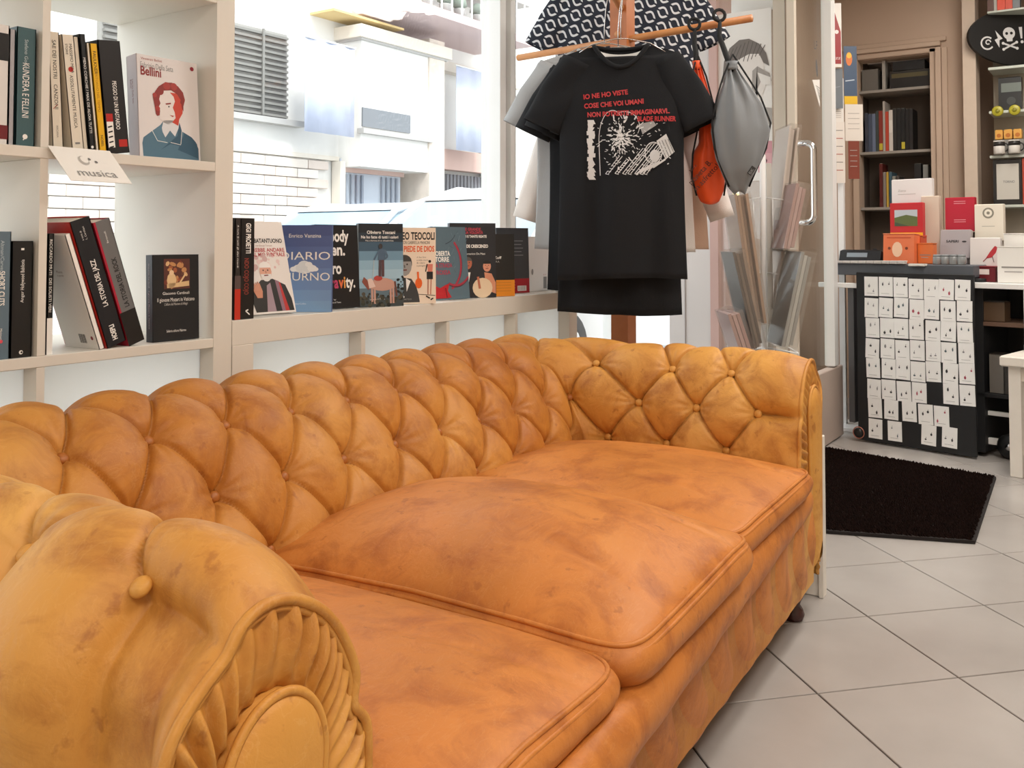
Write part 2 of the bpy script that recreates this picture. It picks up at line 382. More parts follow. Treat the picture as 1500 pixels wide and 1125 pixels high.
# scroll fronts
def arch_resample(pts, n):
    pts = np.array(pts); d = np.r_[0, np.cumsum(np.linalg.norm(np.diff(pts, axis=0), axis=1))]
    t = np.linspace(0, d[-1], n); return np.stack([np.interp(t, d, pts[:, k]) for k in range(pts.shape[1])], 1)
def scroll(key, end, side):
    S, R, P, Nn, Q = ALL[key]; edge = Q[end][:, [0, 2]]          # x,z outline from the seat over the roll to the bottom outside
    sel = edge[R <= 4.3]
    lo = np.array([[sel[0, 0], .10]]); out = np.vstack([lo, sel])
    n = 560; O = arch_resample(out, n)
    x_in = XL if side < 0 else XR
    cx = x_in+side*.108
    # pad outline: arch
    hw = .060; top = .610; pts = []
    for t in np.linspace(0, 1, 200):
        if t < .36: pts.append((cx-side*(.036+.024*(t/.36)), .13+(top-hw*1.15-.13)*(t/.36)))
        elif t < .64:
            a = PI*(t-.36)/.28; pts.append((cx-side*hw*math.cos(a), top-hw*1.15+hw*1.15*math.sin(a)))
        else: pts.append((cx+side*(.036+.024*((1-t)/.36)), .13+(top-hw*1.15-.13)*((1-t)/.36)))
    I = arch_resample(pts, n)
    K = 26; G = np.zeros((n, K, 3)); u = np.linspace(0, 1, n); r_ = np.random.default_rng(5+int(side))
    npl = 52; ph = u*npl*2*PI+1.1*np.sin(u*31)+.8*np.sin(u*57+1)
    for k in range(K):
        q = k/(K-1); sw = .016*math.sin(q*PI)*1.2
        ui = np.clip(u+sw*q, 0, 1)
        Ik = np.stack([np.interp(ui, u, I[:, j]) for j in (0, 1)], 1)
        xy = O*(1-q)+Ik*q
        amp = .0075*math.sin(PI*min(1, .12+q*.95))**.6 if q < .93 else .003
        w = np.sin(ph); w = np.sign(w)*np.abs(w)**.8
        am = amp*(.75+.35*np.sin(u*43+q*3))
        y = YF+.004-.016*math.sin(PI*q)**.7*.6+am*w*(1 if q > .06 else q/.06)
        G[:, k, 0] = xy[:, 0]; G[:, k, 2] = xy[:, 1]; G[:, k, 1] = y
    par = np_grid('scroll_panel', G-OFF, M_LEA3, sofa)
    # domed pad
    K = 15; D = np.zeros((n//2, K, 3)); I2 = I[::2]; cl = np.stack([np.full(len(I2), cx), np.clip(I2[:, 1], .2, top-hw*1.1)], 1)
    for k in range(K):
        q = max(0, (k-1)/(K-2)); xy = I2*(1-q)+cl*q
        D[:, k, 0] = xy[:, 0]; D[:, k, 2] = xy[:, 1]; D[:, k, 1] = YF-.006-.022*(1-(1-q)**2)**.55 if k else YF+.03
    np_grid('scroll_pad', D-OFF, M_LEA3, sofa)
    def rope(pts, y, r):
        A = arch_resample(pts, 160); mb = MB(); mb.tube([(p[0]-OFF[0], y-OFF[1], p[1]) for p in A], r, M_LEA3, 8); return mb.build('piping', sofa)
    rope(out, YF-.002, .0055); rope(pts, YF-.010, .0045)
    inner = O+(I-O)*.10; rope(inner, YF+.0, .004)
scroll(kL, 0, -1); scroll(kR, -1, 1)
# seat cushions
def cushion(x0, x1, y0, y1, z0, ze, crown, seed, sag=0, rot=0, ex=11.0):
    th = np.linspace(0, 2*PI, 321)[:-1]; c, s = np.cos(th), np.sin(th)
    ux = np.sign(c)*np.abs(c)**(2/ex); uy = np.sign(s)*np.abs(s)**(2/ex)
    hx, hy = (x1-x0)/2, (y1-y0)/2; cx, cy = (x0+x1)/2, (y0+y1)/2
    bow = 1+.018*np.cos(4*th)*0
    rings = []
    nb = 12
    edge = ze+.010*noise2(ux*3, uy*3, seed+9, 5)-.012*np.abs(ux*uy)**4
    for k in range(nb+1):        # side wall from the bottom up
        t = k/nb; bul = .020*math.sin(PI*t)**.8
        wr = .0035*noise2(ux*14+t*2, uy*14, seed+1, 7)*math.sin(PI*t)
        sx = (hx-.012*(1-t)+bul+wr); sy = (hy-.012*(1-t)+bul+wr)
        rings.append(np.stack([cx+ux*sx, cy+uy*sy, z0+(edge-z0)*t], 1))
    nt_ = 60
    for k in range(1, nt_+1):
        q = 1-k/nt_; a, b = ux*q, uy*q
        f = (1-np.abs(a)**2.3)*(1-np.abs(b)**2.3); f = np.maximum(f, 0)**.72
        z = edge*q**6+(1-q**6)*ze+crown*f
        X, Y = cx+a*hx, cy+b*hy
        z = z+.0050*noise2(X*17, Y*8, seed+2, 8)*f+.0022*noise2(X*40, Y*22, seed+3, 9)*f**.5
        # soft pulled creases running inwards from the front edge
        z = z-.006*np.exp(-((a-.25+.35*b)/.05)**2)*np.clip(-b, 0, 1)*(1-np.abs(b)**6)-.005*np.exp(-((a+.35-.25*b)/.04)**2)*np.clip(.6-b, 0, 1)*.6*(1-np.abs(b)**6)
        z = z-sag*np.exp(-((a+.1)**2+(b)**2)/.3)
        rings.append(np.stack([X, Y, z], 1))
    G = np.stack(rings, 1)
    if rot:
        c_, s_ = math.cos(rot), math.sin(rot); x = G[..., 0]-cx; y = G[..., 1]-cy; G[..., 0] = cx+x*c_-y*s_; G[..., 1] = cy+x*s_+y*c_
    o = np_grid('seat_cushion', G-OFF, M_LEA2, sofa, closed_u=True)
    for dz, dr in ((0.0, .0), (-.011, .006)):
        E = G[:, nb].copy(); mb = MB()
        d = E[:, :2]-np.array([cx, cy]); E[:, :2] += d/np.linalg.norm(d, axis=1, keepdims=True)*dr; E[:, 2] += dz+.001
        mb.tube([tuple(p-OFF) for p in E[::2]], .0042, M_LEA2, 6, closed=True); q = mb.build('piping', o)
    return o
cushion(.66, 1.228, .545, 1.30, .350, .418, .050, 11)
cushion(1.228, 1.815, .530, 1.30, .352, .430, .098, 23, rot=.0)
cushion(1.815, 2.475, .565, 1.30, .350, .418, .055, 37)
# front rail: rolled bolster and padded skirt panel with vertical folds
xs = np.linspace(XL-.03, XR+.012, 420); G = []
for k in range(22):
    a = -PI*.62+PI*1.24*k/21
    G.append(np.stack([xs, .535+.048*(xs-1.0)-.034*np.cos(a)-.003*noise2(xs*25, a*2, 4, 6), .320+.045*np.sin(a)+.004*noise2(xs*9, a, 6, 5)], 1))
np_grid('seat_rail', np.stack(G, 1)-OFF, M_LEA2, sofa)
xs = np.linspace(XL-.05, XR+.03, 560); G = []
pil = np.abs(np.sin(PI*(xs-.62)/.155))
for k in range(36):
    t = k/35; z = .302-.21*t
    sh = np.abs(np.sin(PI*((xs-.62)/.155+.22*math.sin(t*PI*1.5))))
    y = .594-.022*(sh**.45)*math.sin(PI*min(1, .15+t*.85))**.5-.002*noise2(xs*30, t*9, 8, 7)
    if k == 35: y = y+.03
    G.append(np.stack([xs, y, z-.008*(sh**.5)*t**2+.004], 1))
np_grid('front_panel', np.stack(G, 1)-OFF, M_LEA2, sofa)
# plinth under the seat so that nothing is hollow, and turned feet
mb = MB(); mb.box((1.6-OFF[0], .93-OFF[1], .235), (1.86, .70, .25), M_LEA); mb.build('seat_base', sofa)
M_DWOOD = mat('dark polished mahogany', '3a1710', .25)
for fx, fy in ((.66, .635), (2.53, .635), (.66, 1.47), (2.53, 1.47)):
    mb = MB(); mb.lathe([(.020, .0), (.026, .004), (.030, .016), (.026, .03), (.018, .042), (.022, .052), (.034, .078), (.040, .105), (.036, .13)], M_DWOOD, 20, T(fx-OFF[0], fy-OFF[1], 0)); mb.build('foot', sofa)
# ================================================================ ROOM SHELL
def st(o): o['kind'] = 'structure'; return o
def sbox(name, c, d, m, bev=0): mb = MB(); mb.box(c, d, m, bev=bev); return st(mb.build(name))
M_GROUT = mat('dark tile grout', '4a4440', .9)
floor = sbox('floor', (2.6, -.1, -.012), (8.6, 5.1, .012), M_GROUT)
def tilemat():
    m = mat('pale porcelain tile', 'aaa39e', .28, spec=.45); nt = m.node_tree; n = nt.nodes; L = nt.links; b = n['Principled BSDF']
    geo = n.new('ShaderNodeNewGeometry'); oi = n.new('ShaderNodeObjectInfo')
    t = n.new('ShaderNodeTexNoise'); t.inputs['Scale'].default_value = 3; t.inputs['Detail'].default_value = 8; L.new(geo.outputs['Position'], t.inputs[0])
    r = n.new('ShaderNodeValToRGB'); r.color_ramp.elements[0].color = lin('a09a95'); r.color_ramp.elements[1].color = lin('b2ada8'); r.color_ramp.elements[0].position = .3; r.color_ramp.elements[1].position = .7
    L.new(t.outputs['Fac'], r.inputs[0])
    h = n.new('ShaderNodeHueSaturation'); mr = n.new('ShaderNodeMapRange'); mr.inputs['To Min'].default_value = .96; mr.inputs['To Max'].default_value = 1.04
    L.new(oi.outputs['Random'], mr.inputs[0]); L.new(mr.outputs[0], h.inputs['Value']); L.new(r.outputs[0], h.inputs['Color']); L.new(h.outputs[0], b.inputs['Base Color'])
    return m
M_TILE = tilemat()
TS = .358; TA = math.radians(46.1-90)       # tiling direction
e1 = Vector((math.cos(TA+PI/2), math.sin(TA+PI/2))); e2 = Vector((e1.y, -e1.x))
mb = MB(); g = .0022; a = TS/2-g; mb.box((0, 0, -.003), (2*a, 2*a, .006), M_TILE, bev=.0012); tme = mb.build('tile'); tmesh = tme.data; bpy.data.objects.remove(tme)
rest = MB(); cnt = 0; o0 = Vector((2.118, .607))
for i in range(-22, 22):
    for j in range(-22, 22):
        c = o0+e1*(i+.5)*TS+e2*(j+.5)*TS
        if not (-1.5 < c.x < 6.7 and -2.4 < c.y < 2.25): continue
        z = c.x*.83+c.y*.558; x = c.x*.558-c.y*.83
        vis = z > .9 and -.1*z < x < .62*z and (c.x < 4.6 or c.y < 1.35) and c.y < 1.75
        M = T(c.x, c.y, 0) @ RZ(math.atan2(e1.y, e1.x))
        if vis and cnt < 290:
            o = bpy.data.objects.new('tile', tmesh); COL.objects.link(o); o.parent = floor; o.matrix_local = M; cnt += 1
        else: rest.box((0, 0, -.003), (2*a, 2*a, .006), M_TILE, M)
r = rest.build('tile', floor); r['kind'] = 'stuff'
M_WALL = mat('warm off-white plaster', 'd9cbbb', .85, var=.03, scale=2, bump=.05)
M_TAUPE = mat('beige painted wall', 'c4ad99', .85, var=.03, scale=2)
sbox('ceiling', (2.6, -.1, 2.76), (8.8, 5.2, .1), mat('white ceiling', 'eeeae4', .9))
sbox('wall_left', (-1.65, -.1, 1.35), (.1, 5.1, 2.74), M_WALL)
sbox('wall_rear', (2.6, -2.5, 1.35), (8.6, .1, 2.74), M_WALL)
sbox('trim_1', (1.5, 2.36, 2.66), (6.2, .12, .16), M_PAINT)        # head of the shop window
sbox('trim_2', (1.5, 2.36, -.0), (6.0, .14, .10), M_PAINT)
# unseen glowing panels added below the ceiling to go with the fill lights
for (lx, ly), wh in zip(FILL_LIGHTS, ('near the left wall behind the viewpoint', 'above the near arm of the sofa', 'above the far arm of the sofa', 'above the brown doormat')):
    t_ = thing('ceiling_fill_panel', 'added flat white fill-light panel, out of view, '+wh, 'lamp', (lx, ly, 2.71), 0, 'added ceiling fill panels')
    mb = MB(); mb.box((0, 0, -.012), (1.2, .6, .024), M_PAINT, bev=.004); mb.build('fill_panel_frame', t_)
    mb = MB(); mb.box((0, 0, -.028), (1.12, .52, .008), mat('added fill panel diffuser', 'fff2e0', .5, emit=2.5)); mb.build('diffuser', t_)  # glowing face of the added fill panel
# shop window glass, frosted lower film, mullion
M_FILM = bpy.data.materials.new('frosted white film'); M_FILM.use_nodes = True
_n = M_FILM.node_tree.nodes; _n.clear(); _o = _n.new('ShaderNodeOutputMaterial'); _t = _n.new('ShaderNodeBsdfTranslucent'); _d = _n.new('ShaderNodeBsdfDiffuse'); _m = _n.new('ShaderNodeMixShader')
_t.inputs[0].default_value = (.98, .98, .98, 1); _d.inputs[0].default_value = (.9, .9, .9, 1); _m.inputs[0].default_value = .05
M_FILM.node_tree.links.new(_t.outputs[0], _m.inputs[1]); M_FILM.node_tree.links.new(_d.outputs[0], _m.inputs[2]); M_FILM.node_tree.links.new(_m.outputs[0], _o.inputs[0])
w1 = MB(); w1.box((.86, 2.34, 1.33), (4.86, .008, 2.56), M_GLASS); w1 = st(w1.build('window_1'))
w2 = MB(); w2.box((3.92, 2.34, 1.33), (.96, .008, 2.56), M_GLASS); w2 = st(w2.build('window_2'))
t3 = MB()
for x0, x1, y0, y1 in ((3.30, 3.345, 2.28, 2.38), (3.345, 3.37, 2.30, 2.38), (3.37, 3.405, 2.27, 2.38), (3.405, 3.44, 2.295, 2.38)):
    t3.box(((x0+x1)/2, (y0+y1)/2, 1.33), (x1-x0, y1-y0, 2.6), M_PAINT, bev=.004)
st(t3.build('trim_3'))
sbox('trim_4', (3.455, 2.34, 1.33), (.012, .07, 2.6), mat('dark rubber gasket', '3a3a3c', .6))
# corner: glass return, column, poster glass, door frame
M_COL = mat('grey white column paint', 'cfc9c6', .7, var=.02, scale=2); M_PINK = mat('dusty rose painted column edge', 'c4a49c', .7, var=.04, scale=3)
w3 = MB(); w3.box((4.42, 2.16, 1.33), (.008, .30, 2.56), M_GLASS); st(w3.build('window_3'))
sbox('trim_5', (4.43, 2.335, 1.33), (.07, .07, 2.6), M_PAINT)
cw = MB(); cw.box((4.50, 1.875, 1.35), (.20, .225, 2.72), M_COL, bev=.006); cw.box((4.497, 1.742, 1.35), (.21, .042, 2.72), M_PINK, bev=.004)
cw.box((4.397, 1.90, 1.35), (.004, .004, 2.7), mat('column joint', '9c9592', .8)); st(cw.build('wall_column'))
w4 = MB(); w4.box((4.43, 1.58, 1.33), (.008, .285, 2.56), M_GLASS); w4 = st(w4.build('window_4'))
M_FRAME = mat('beige lacquered door frame', 'cfc4b4', .5, var=.02, scale=4); M_FRAME2 = mat('brown grey door seal', '9a8674', .6)
d1 = MB(); d1.box((4.42, 1.405, 1.33), (.06, .058, 2.6), M_FRAME, bev=.004); d1.box((4.41, 1.358, 1.33), (.05, .030, 2.6), M_FRAME2, bev=.003); st(d1.build('trim_6'))
# open glass door leaf standing along x
door = MB(); door.box((4.56, 1.315, 1.48), (.54, .008, 2.2), M_GLASS); door = st(door.build('door_1'))
M_KICK = mat('grey beige kick panel', 'b3a297', .55, var=.03, scale=3)
q = MB(); q.box((4.62, 1.30, .185), (.72, .045, .36), M_KICK, bev=.004); q.build('kick_panel', door)
q = MB(); q.box((4.275, 1.31, 1.46), (.035, .035, 2.18), M_FRAME, bev=.004); q.box((4.86, 1.30, 1.46), (.075, .05, 2.18), M_PAINT, bev=.006); q.build('stile', door)
q = MB(); hx = 4.275
pts = [(hx, 1.31, 1.46)]+[(hx+.0, 1.31-.085+.03*math.cos(a), 1.46-.03+.03*math.sin(a)) for a in np.linspace(PI/2, PI, 7)]
pts = [(hx, 1.30, 1.455), (hx, 1.25, 1.455)]+[(hx, 1.25-.035*math.sin(a), 1.42+.035*math.cos(a)) for a in np.linspace(0, PI/2, 7)]+[(hx, 1.215-.0, 1.14)]+[(hx, 1.25-.035*math.cos(a), 1.125-.035*math.sin(a)) for a in np.linspace(0, PI/2, 7)]+[(hx, 1.30, 1.09)]
q.tube(pts, .015, M_CHROME, 12); q.build('door_handle', door)
# sticker lettering high on the glass leaf
q = MB(); Mg = Matrix(((1, 0, 0, 4.56), (0, 0, -1, 1.309), (0, 1, 0, 1.66), (0, 0, 0, 1)))
ink = mat('dark grey vinyl', '5c5c5c', .5)
q.disc((.12, .21), .016, ink, Mg, ry=.045, rot=.2); q.text('LF', .08, .30, .045, ink, Mg, rot=.1); q.poly([(.04, .14), (.17, .16), (.17, .02)], mat('white vinyl', 'e6e2dc', .5), Mg)
for k in range(5): q.line((.10+.012*k, .12-.01*k), (.17, .115-.015*k), .003, ink, Mg, z=.0006)
q.build('door_sticker', door)
# right-hand wall with shelved niche
WX = 6.2
def rwall(y0, y1, z0, z1, name, m, x=WX, d=.12): return sbox(name, (x+d/2, (y0+y1)/2, (z0+z1)/2), (d, y1-y0, z1-z0), m)
sw = MB()
for y0, y1, z0, z1 in ((1.47, 1.62, 0, 2.72), (1.04, 1.47, 2.17, 2.72), (.82, 1.04, 0, 2.72)): sw.box((WX+.06, (y0+y1)/2, (z0+z1)/2), (.12, y1-y0, z1-z0), M_TAUPE)
st(sw.build('wall_right'))
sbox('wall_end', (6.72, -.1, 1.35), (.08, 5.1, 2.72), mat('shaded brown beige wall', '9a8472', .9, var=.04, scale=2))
sbox('wall_front', (5.80, 1.665, 1.35), (.98, .09, 2.72), M_TAUPE)
fr = MB()
for k, (w, p) in enumerate(((.035, .03), (.03, .05), (.03, .025))):
    yy = 1.04-.02-k*.032
    fr.box((WX-p/2, yy, 1.1), (p, w, 2.2), M_TAUPE, bev=.004); fr.box((WX-p/2, 1.255, 2.19+k*.032), (p, .5+.06*k, w), M_TAUPE, bev=.004)
fr.box((WX-.015, 1.485, 1.1), (.03, .035, 2.2), M_TAUPE, bev=.004)
st(fr.build('trim_7'))
sbox('wall_pier', (6.12, .80, 1.35), (.16, .07, 2.72), mat('light beige pier', 'cdbba9', .85, var=.02))
# ================================================================ LEFT SHELVING
HX = math.radians(33.9)
def xa(u, Y):
    t = (u-750)/1360; return Y*(math.cos(HX)+math.sin(HX)*t)/(math.sin(HX)-math.cos(HX)*t)
SH_Y0, SH_Y1 = 1.80, 2.20; DP = SH_Y1-SH_Y0; YM = (SH_Y0+SH_Y1)/2
tall = thing('bookshelf', 'tall white open cube bookshelf at the left with books in its cells', 'bookshelf', (.8, YM, 0))
def bpart(name, par, c, d, m=M_WHITE, bev=.0012): mb = MB(); mb.box((c[0]-par.location.x, c[1]-par.location.y, c[2]-par.location.z), d, m, bev=bev); return mb.build(name, par)
X0, X1 = .17, 1.476
bpart('side_panel', tall, (X1-.026, YM, 1.0), (.052, DP, 2.0)); bpart('side_panel', tall, (X0-.026, YM, 1.0), (.052, DP, 2.0))
for z in (.025, 1.975): bpart('end_board', tall, ((X0+X1)/2-.026, YM, z), (X1-X0-.052, DP, .05))
for z in (.365, .764, 1.178, 1.578): bpart('shelf', tall, ((X0+X1)/2-.026, YM, z), (X1-X0-.052, DP-.002, .022))
for za, zb in ((.05, .354), (.376, .753), (.775, 1.167), (1.189, 1.567), (1.589, 1.95)):
    for x in (1.0115, .586): bpart('divider', tall, (x, YM, (za+zb)/2), (.0165, DP-.004, zb-za))
low = thing('low_shelf_unit', 'low white cube shelf unit with a thick top running under the window', 'shelf', (2.3, YM, 0))
bpart('top_board', low, ((1.478+3.13)/2, YM, .782), (3.13-1.478, DP, .060))
bpart('side_panel', low, (1.511, YM, .376), (.064, DP, .752)); bpart('side_panel', low, (3.10, YM, .376), (.058, DP, .752))
for x in (1.935, 2.321, 2.709): bpart('divider', low, (x, YM, .40), (.016, DP-.004, .70))
for xa_, xb_ in ((1.543, 1.927), (1.943, 2.313), (2.329, 2.701), (2.717, 3.071)): bpart('frosted_back', low, ((xa_+xb_)/2, 1.85, .58), (xb_-xa_, .003, .342), M_FILM, 0)
for xa_, xb_ in ((.17, .578), (.594, 1.003), (1.02, 1.424)): bpart('frosted_back', tall, ((xa_+xb_)/2, 1.85, .565), (xb_-xa_, .003, .376), M_FILM, 0)
bpart('bottom_board', low, (2.31, YM, .03), (1.53, DP, .05)); bpart('shelf', low, (2.31, YM, .40), (1.53, DP-.006, .016))
# ================================================================ BOOKS
M_PAGE = mat('cream page edges', 'e6dfd0', .8, var=.05, scale=90)
def cm(h, r=.38): return mat('print '+h, h, r)
def book(label, t, d, h, cover, spine=None, loc=(0, 0, 0), rz=0, lean=0, roll=0, sf=None, cf=None, bf=None, group='books', back=None, name='book', frontpivot=False):
    o = thing(name, label, 'book', group=group)
    o.matrix_world = T(*loc) @ RZ(rz) @ RY(-roll) @ RY(-lean)
    cov = cm(cover); sp = cm(spine or cover); b = .0016
    mb = MB(); mb.box((t-b/2, d/2, h/2), (b, d, h), cov); mb.box((b/2, d/2, h/2), (b, d, h), cm(back) if back else cov); mb.box((t/2, b/2, h/2), (t, b, h), sp); mb.build('cover', o)
    mb = MB(); mb.box((t/2, d/2, h/2), (t-2*b-.0002, d-.005, h-.006), M_PAGE); mb.build('page_block', o)
    if sf:
        mb = MB(); Ms = Matrix(((1, 0, 0, 0), (0, 0, -1, 0), (0, 1, 0, 0), (0, 0, 0, 1))); sf(mb, Ms, t, h); mb.build('spine_print', o)
    if cf:
        mb = MB(); Mc = Matrix(((0, 0, 1, t), (1, 0, 0, 0), (0, 1, 0, 0), (0, 0, 0, 1))); cf(mb, Mc, d, h); mb.build('cover_print', o)
    if bf:
        mb = MB(); Mk = Matrix(((0, 0, -1, 0), (-1, 0, 0, d), (0, 1, 0, 0), (0, 0, 0, 1))); bf(mb, Mk, d, h); mb.build('back_print', o)
    return o
def down(mb, M, t, s, ytop, size, m, L=None, off=0, bold=0): mb.text(s, t/2-size*.36+off, ytop, size*.72, m, M, width=L, rot=-PI/2, bold=bold)
def up(mb, M, t, s, ybot, size, m, L=None, off=0, bold=0): mb.text(s, t/2+size*.36+off, ybot, size*.72, m, M, width=L, rot=PI/2, bold=bold)
W_, K_, R_ = cm('f2efe9'), cm('161414'), cm('b5231c')
ZU, ZL = 1.1892, .7752; YB0 = 1.812
def spb(u0, u1, vtop, Z, Y=YB0):      # spine-out book from its measured edges on the shelf plane
    x0, x1 = xa(u0, Y), xa(u1, Y); zz = (x0*math.cos(HX)+Y*math.sin(HX)); return x0, x1-x0, 1+zz*(355-vtop)/1360-Z
def sp_kundera(mb, M, t, h):
    down(mb, M, t, 'Stefano Godani', h*.90, .010, cm('b9c6c6')); down(mb, M, t, 'KUNDERA E FELLINI', h*.70, .019, W_, h*.46); mb.disc((t/2, h*.08), .005, W_, M, .0004); mb.line((t/2-.004, h*.05), (t/2+.004, h*.09), .002, W_, M, .0005)
x, w, h = spb(20, 48, 36, ZU); book('dark teal book with white spine lettering at the left of the upper shelf', w, .14, h, '35555a', '3f5d62', (x, YB0, ZU), sf=sp_kundera)
x, w, h = spb(9, 19, 40, ZU); book('grey book beside the teal one on the upper shelf', w-.002, .14, h, '9a9aa0', 'a6a4a8', (x, YB0, ZU))
x, w, h = spb(-16, 8.4, 31, ZU)
def sp_w(mb, M, t, h): mb.poly([(t*.3, h*.70), (t, h*.70), (t, h*.93), (t*.3, h*.93)], K_, M, .0003); mb.poly([(t*.2, .01), (t, .01), (t, h*.16), (t*.2, h*.16)], cm('6e1a20'), M, .0003)
book('white book with black and dark red spine blocks at the far left', w, .14, h, 'e0dcd8', None, (x, YB0, ZU), sf=sp_w)
# upper right cell
x, w, h = spb(75.5, 91, 45, ZU)
def s1(mb, M, t, h): down(mb, M, t, 'SAE DEI NOSTRI', h*.93, .011, K_); down(mb, M, t, 'CANZONI', h*.55, .011, K_); mb.line((t*.2, h*.34), (t*.6, h*.38), .0012, R_, M, .0004); down(mb, M, t, 'ARCANA', h*.2, .006, cm('8a8580'))
book('cream book with a plain spine standing against the divider of the upper shelf', w, .13, h, 'dcd2c0', None, (x, YB0, ZU), roll=math.radians(3.4), sf=s1)
def leanset(u0b, u1b, u0t, vt, Z, Y=YB0):
    x0, x1 = xa(u0b, Y), xa(u1b, Y); xt = xa(u0t, Y); zz = x0*math.cos(HX)+Y*math.sin(HX); H = 1+zz*(355-vt)/1360-Z
    a = LEAN; return x0, (x1-x0)*math.cos(a)-.0006, H/math.cos(a)*.985, a
LEAN = math.radians(6.6)
def s2(mb, M, t, h):
    down(mb, M, t, 'MASSIMO MILA', h*.92, .009, K_, off=.004); down(mb, M, t, 'STORIE', h*.92, .007, K_, off=-.005); mb.disc((t/2, h*.70), .0055, R_, M, .0004)
    down(mb, M, t, 'ASSOLUTAMENTE MUSICA', h*.65, .010, K_, h*.46); mb.line((t*.3, h*.06), (t*.7, h*.06), .004, cm('8a8580'), M, .0004)
x, w, h, a = leanset(104, 122, 87, 49, ZU); book('cream book with a small red disc on its spine leaning left', w, .145, h, 'd8ccb8', 'e2d9c8', (x, YB0, ZU), roll=a, sf=s2)
def s3(mb, M, t, h): down(mb, M, t, 'MENO CORCHIE / MAX DE ALOIA TUTTI', h*.80, .008, W_, h*.64); mb.disc((t/2, h*.04), .003, W_, M, .0004)
x, w, h, a = leanset(122.3, 130, 104, 50, ZU); book('thin cream book squeezed before the black-spined book', w, .14, h*.985, 'ddd2bf', None, (x, YB0+.004, ZU), roll=a)
x, w, h, a = leanset(130.3, 138.5, 109.5, 48.5, ZU); book('slim black-spined book with small white capitals leaning left', w, .14, h, '14171a', None, (x, YB0, ZU), roll=a, sf=s3)
def s4(mb, M, t, h): down(mb, M, t, 'FAULKNER', h*.93, .010, K_); down(mb, M, t, 'RITORNO NEL TEMPO', h*.72, .008, cm('b07f10')); down(mb, M, t, 'NOBEL', h*.16, .008, K_)
x, w, h, a = leanset(139, 144, 118, 62, ZU); book('thin cream book beside the yellow spine', w, .14, h, 'e3d8c4', None, (x, YB0, ZU), roll=a)
x, w, h, a = leanset(144.4, 155.5, 122, 62.5, ZU); book('bright yellow spined book leaning left', w, .14, h, 'eab414', None, (x, YB0, ZU), roll=a, sf=s4)
def s5(mb, M, t, h):
    down(mb, M, t, 'PEGGIO DI UN BASTARDO', h*.64, .0135, W_, h*.43, off=.004, bold=.01); mb.poly([(t*.55, h*.055), (t*.93, h*.055), (t*.93, h*.12), (t*.55, h*.12)], R_, M, .0003)
    mb.poly([(t*.06, .012), (t*.36, .012), (t*.36, h*.35), (t*.06, h*.35)], W_, M, .0003); mb.poly([(t*.06, h*.28), (t*.36, h*.28), (t*.36, h*.35), (t*.06, h*.35)], R_, M, .0005)
    for k in range(5): mb.line((t*.10, h*(.05+.045*k)), (t*.30, h*(.06+.045*k)), .003, K_, M, .0005)
x, w, h, a = leanset(156.5, 189, 138, 57, ZU); book('thick black book with white vertical title leaning beside the white portrait book', w, .15, h, '161314', '1a1718', (x, YB0, ZU), roll=a, sf=s5)
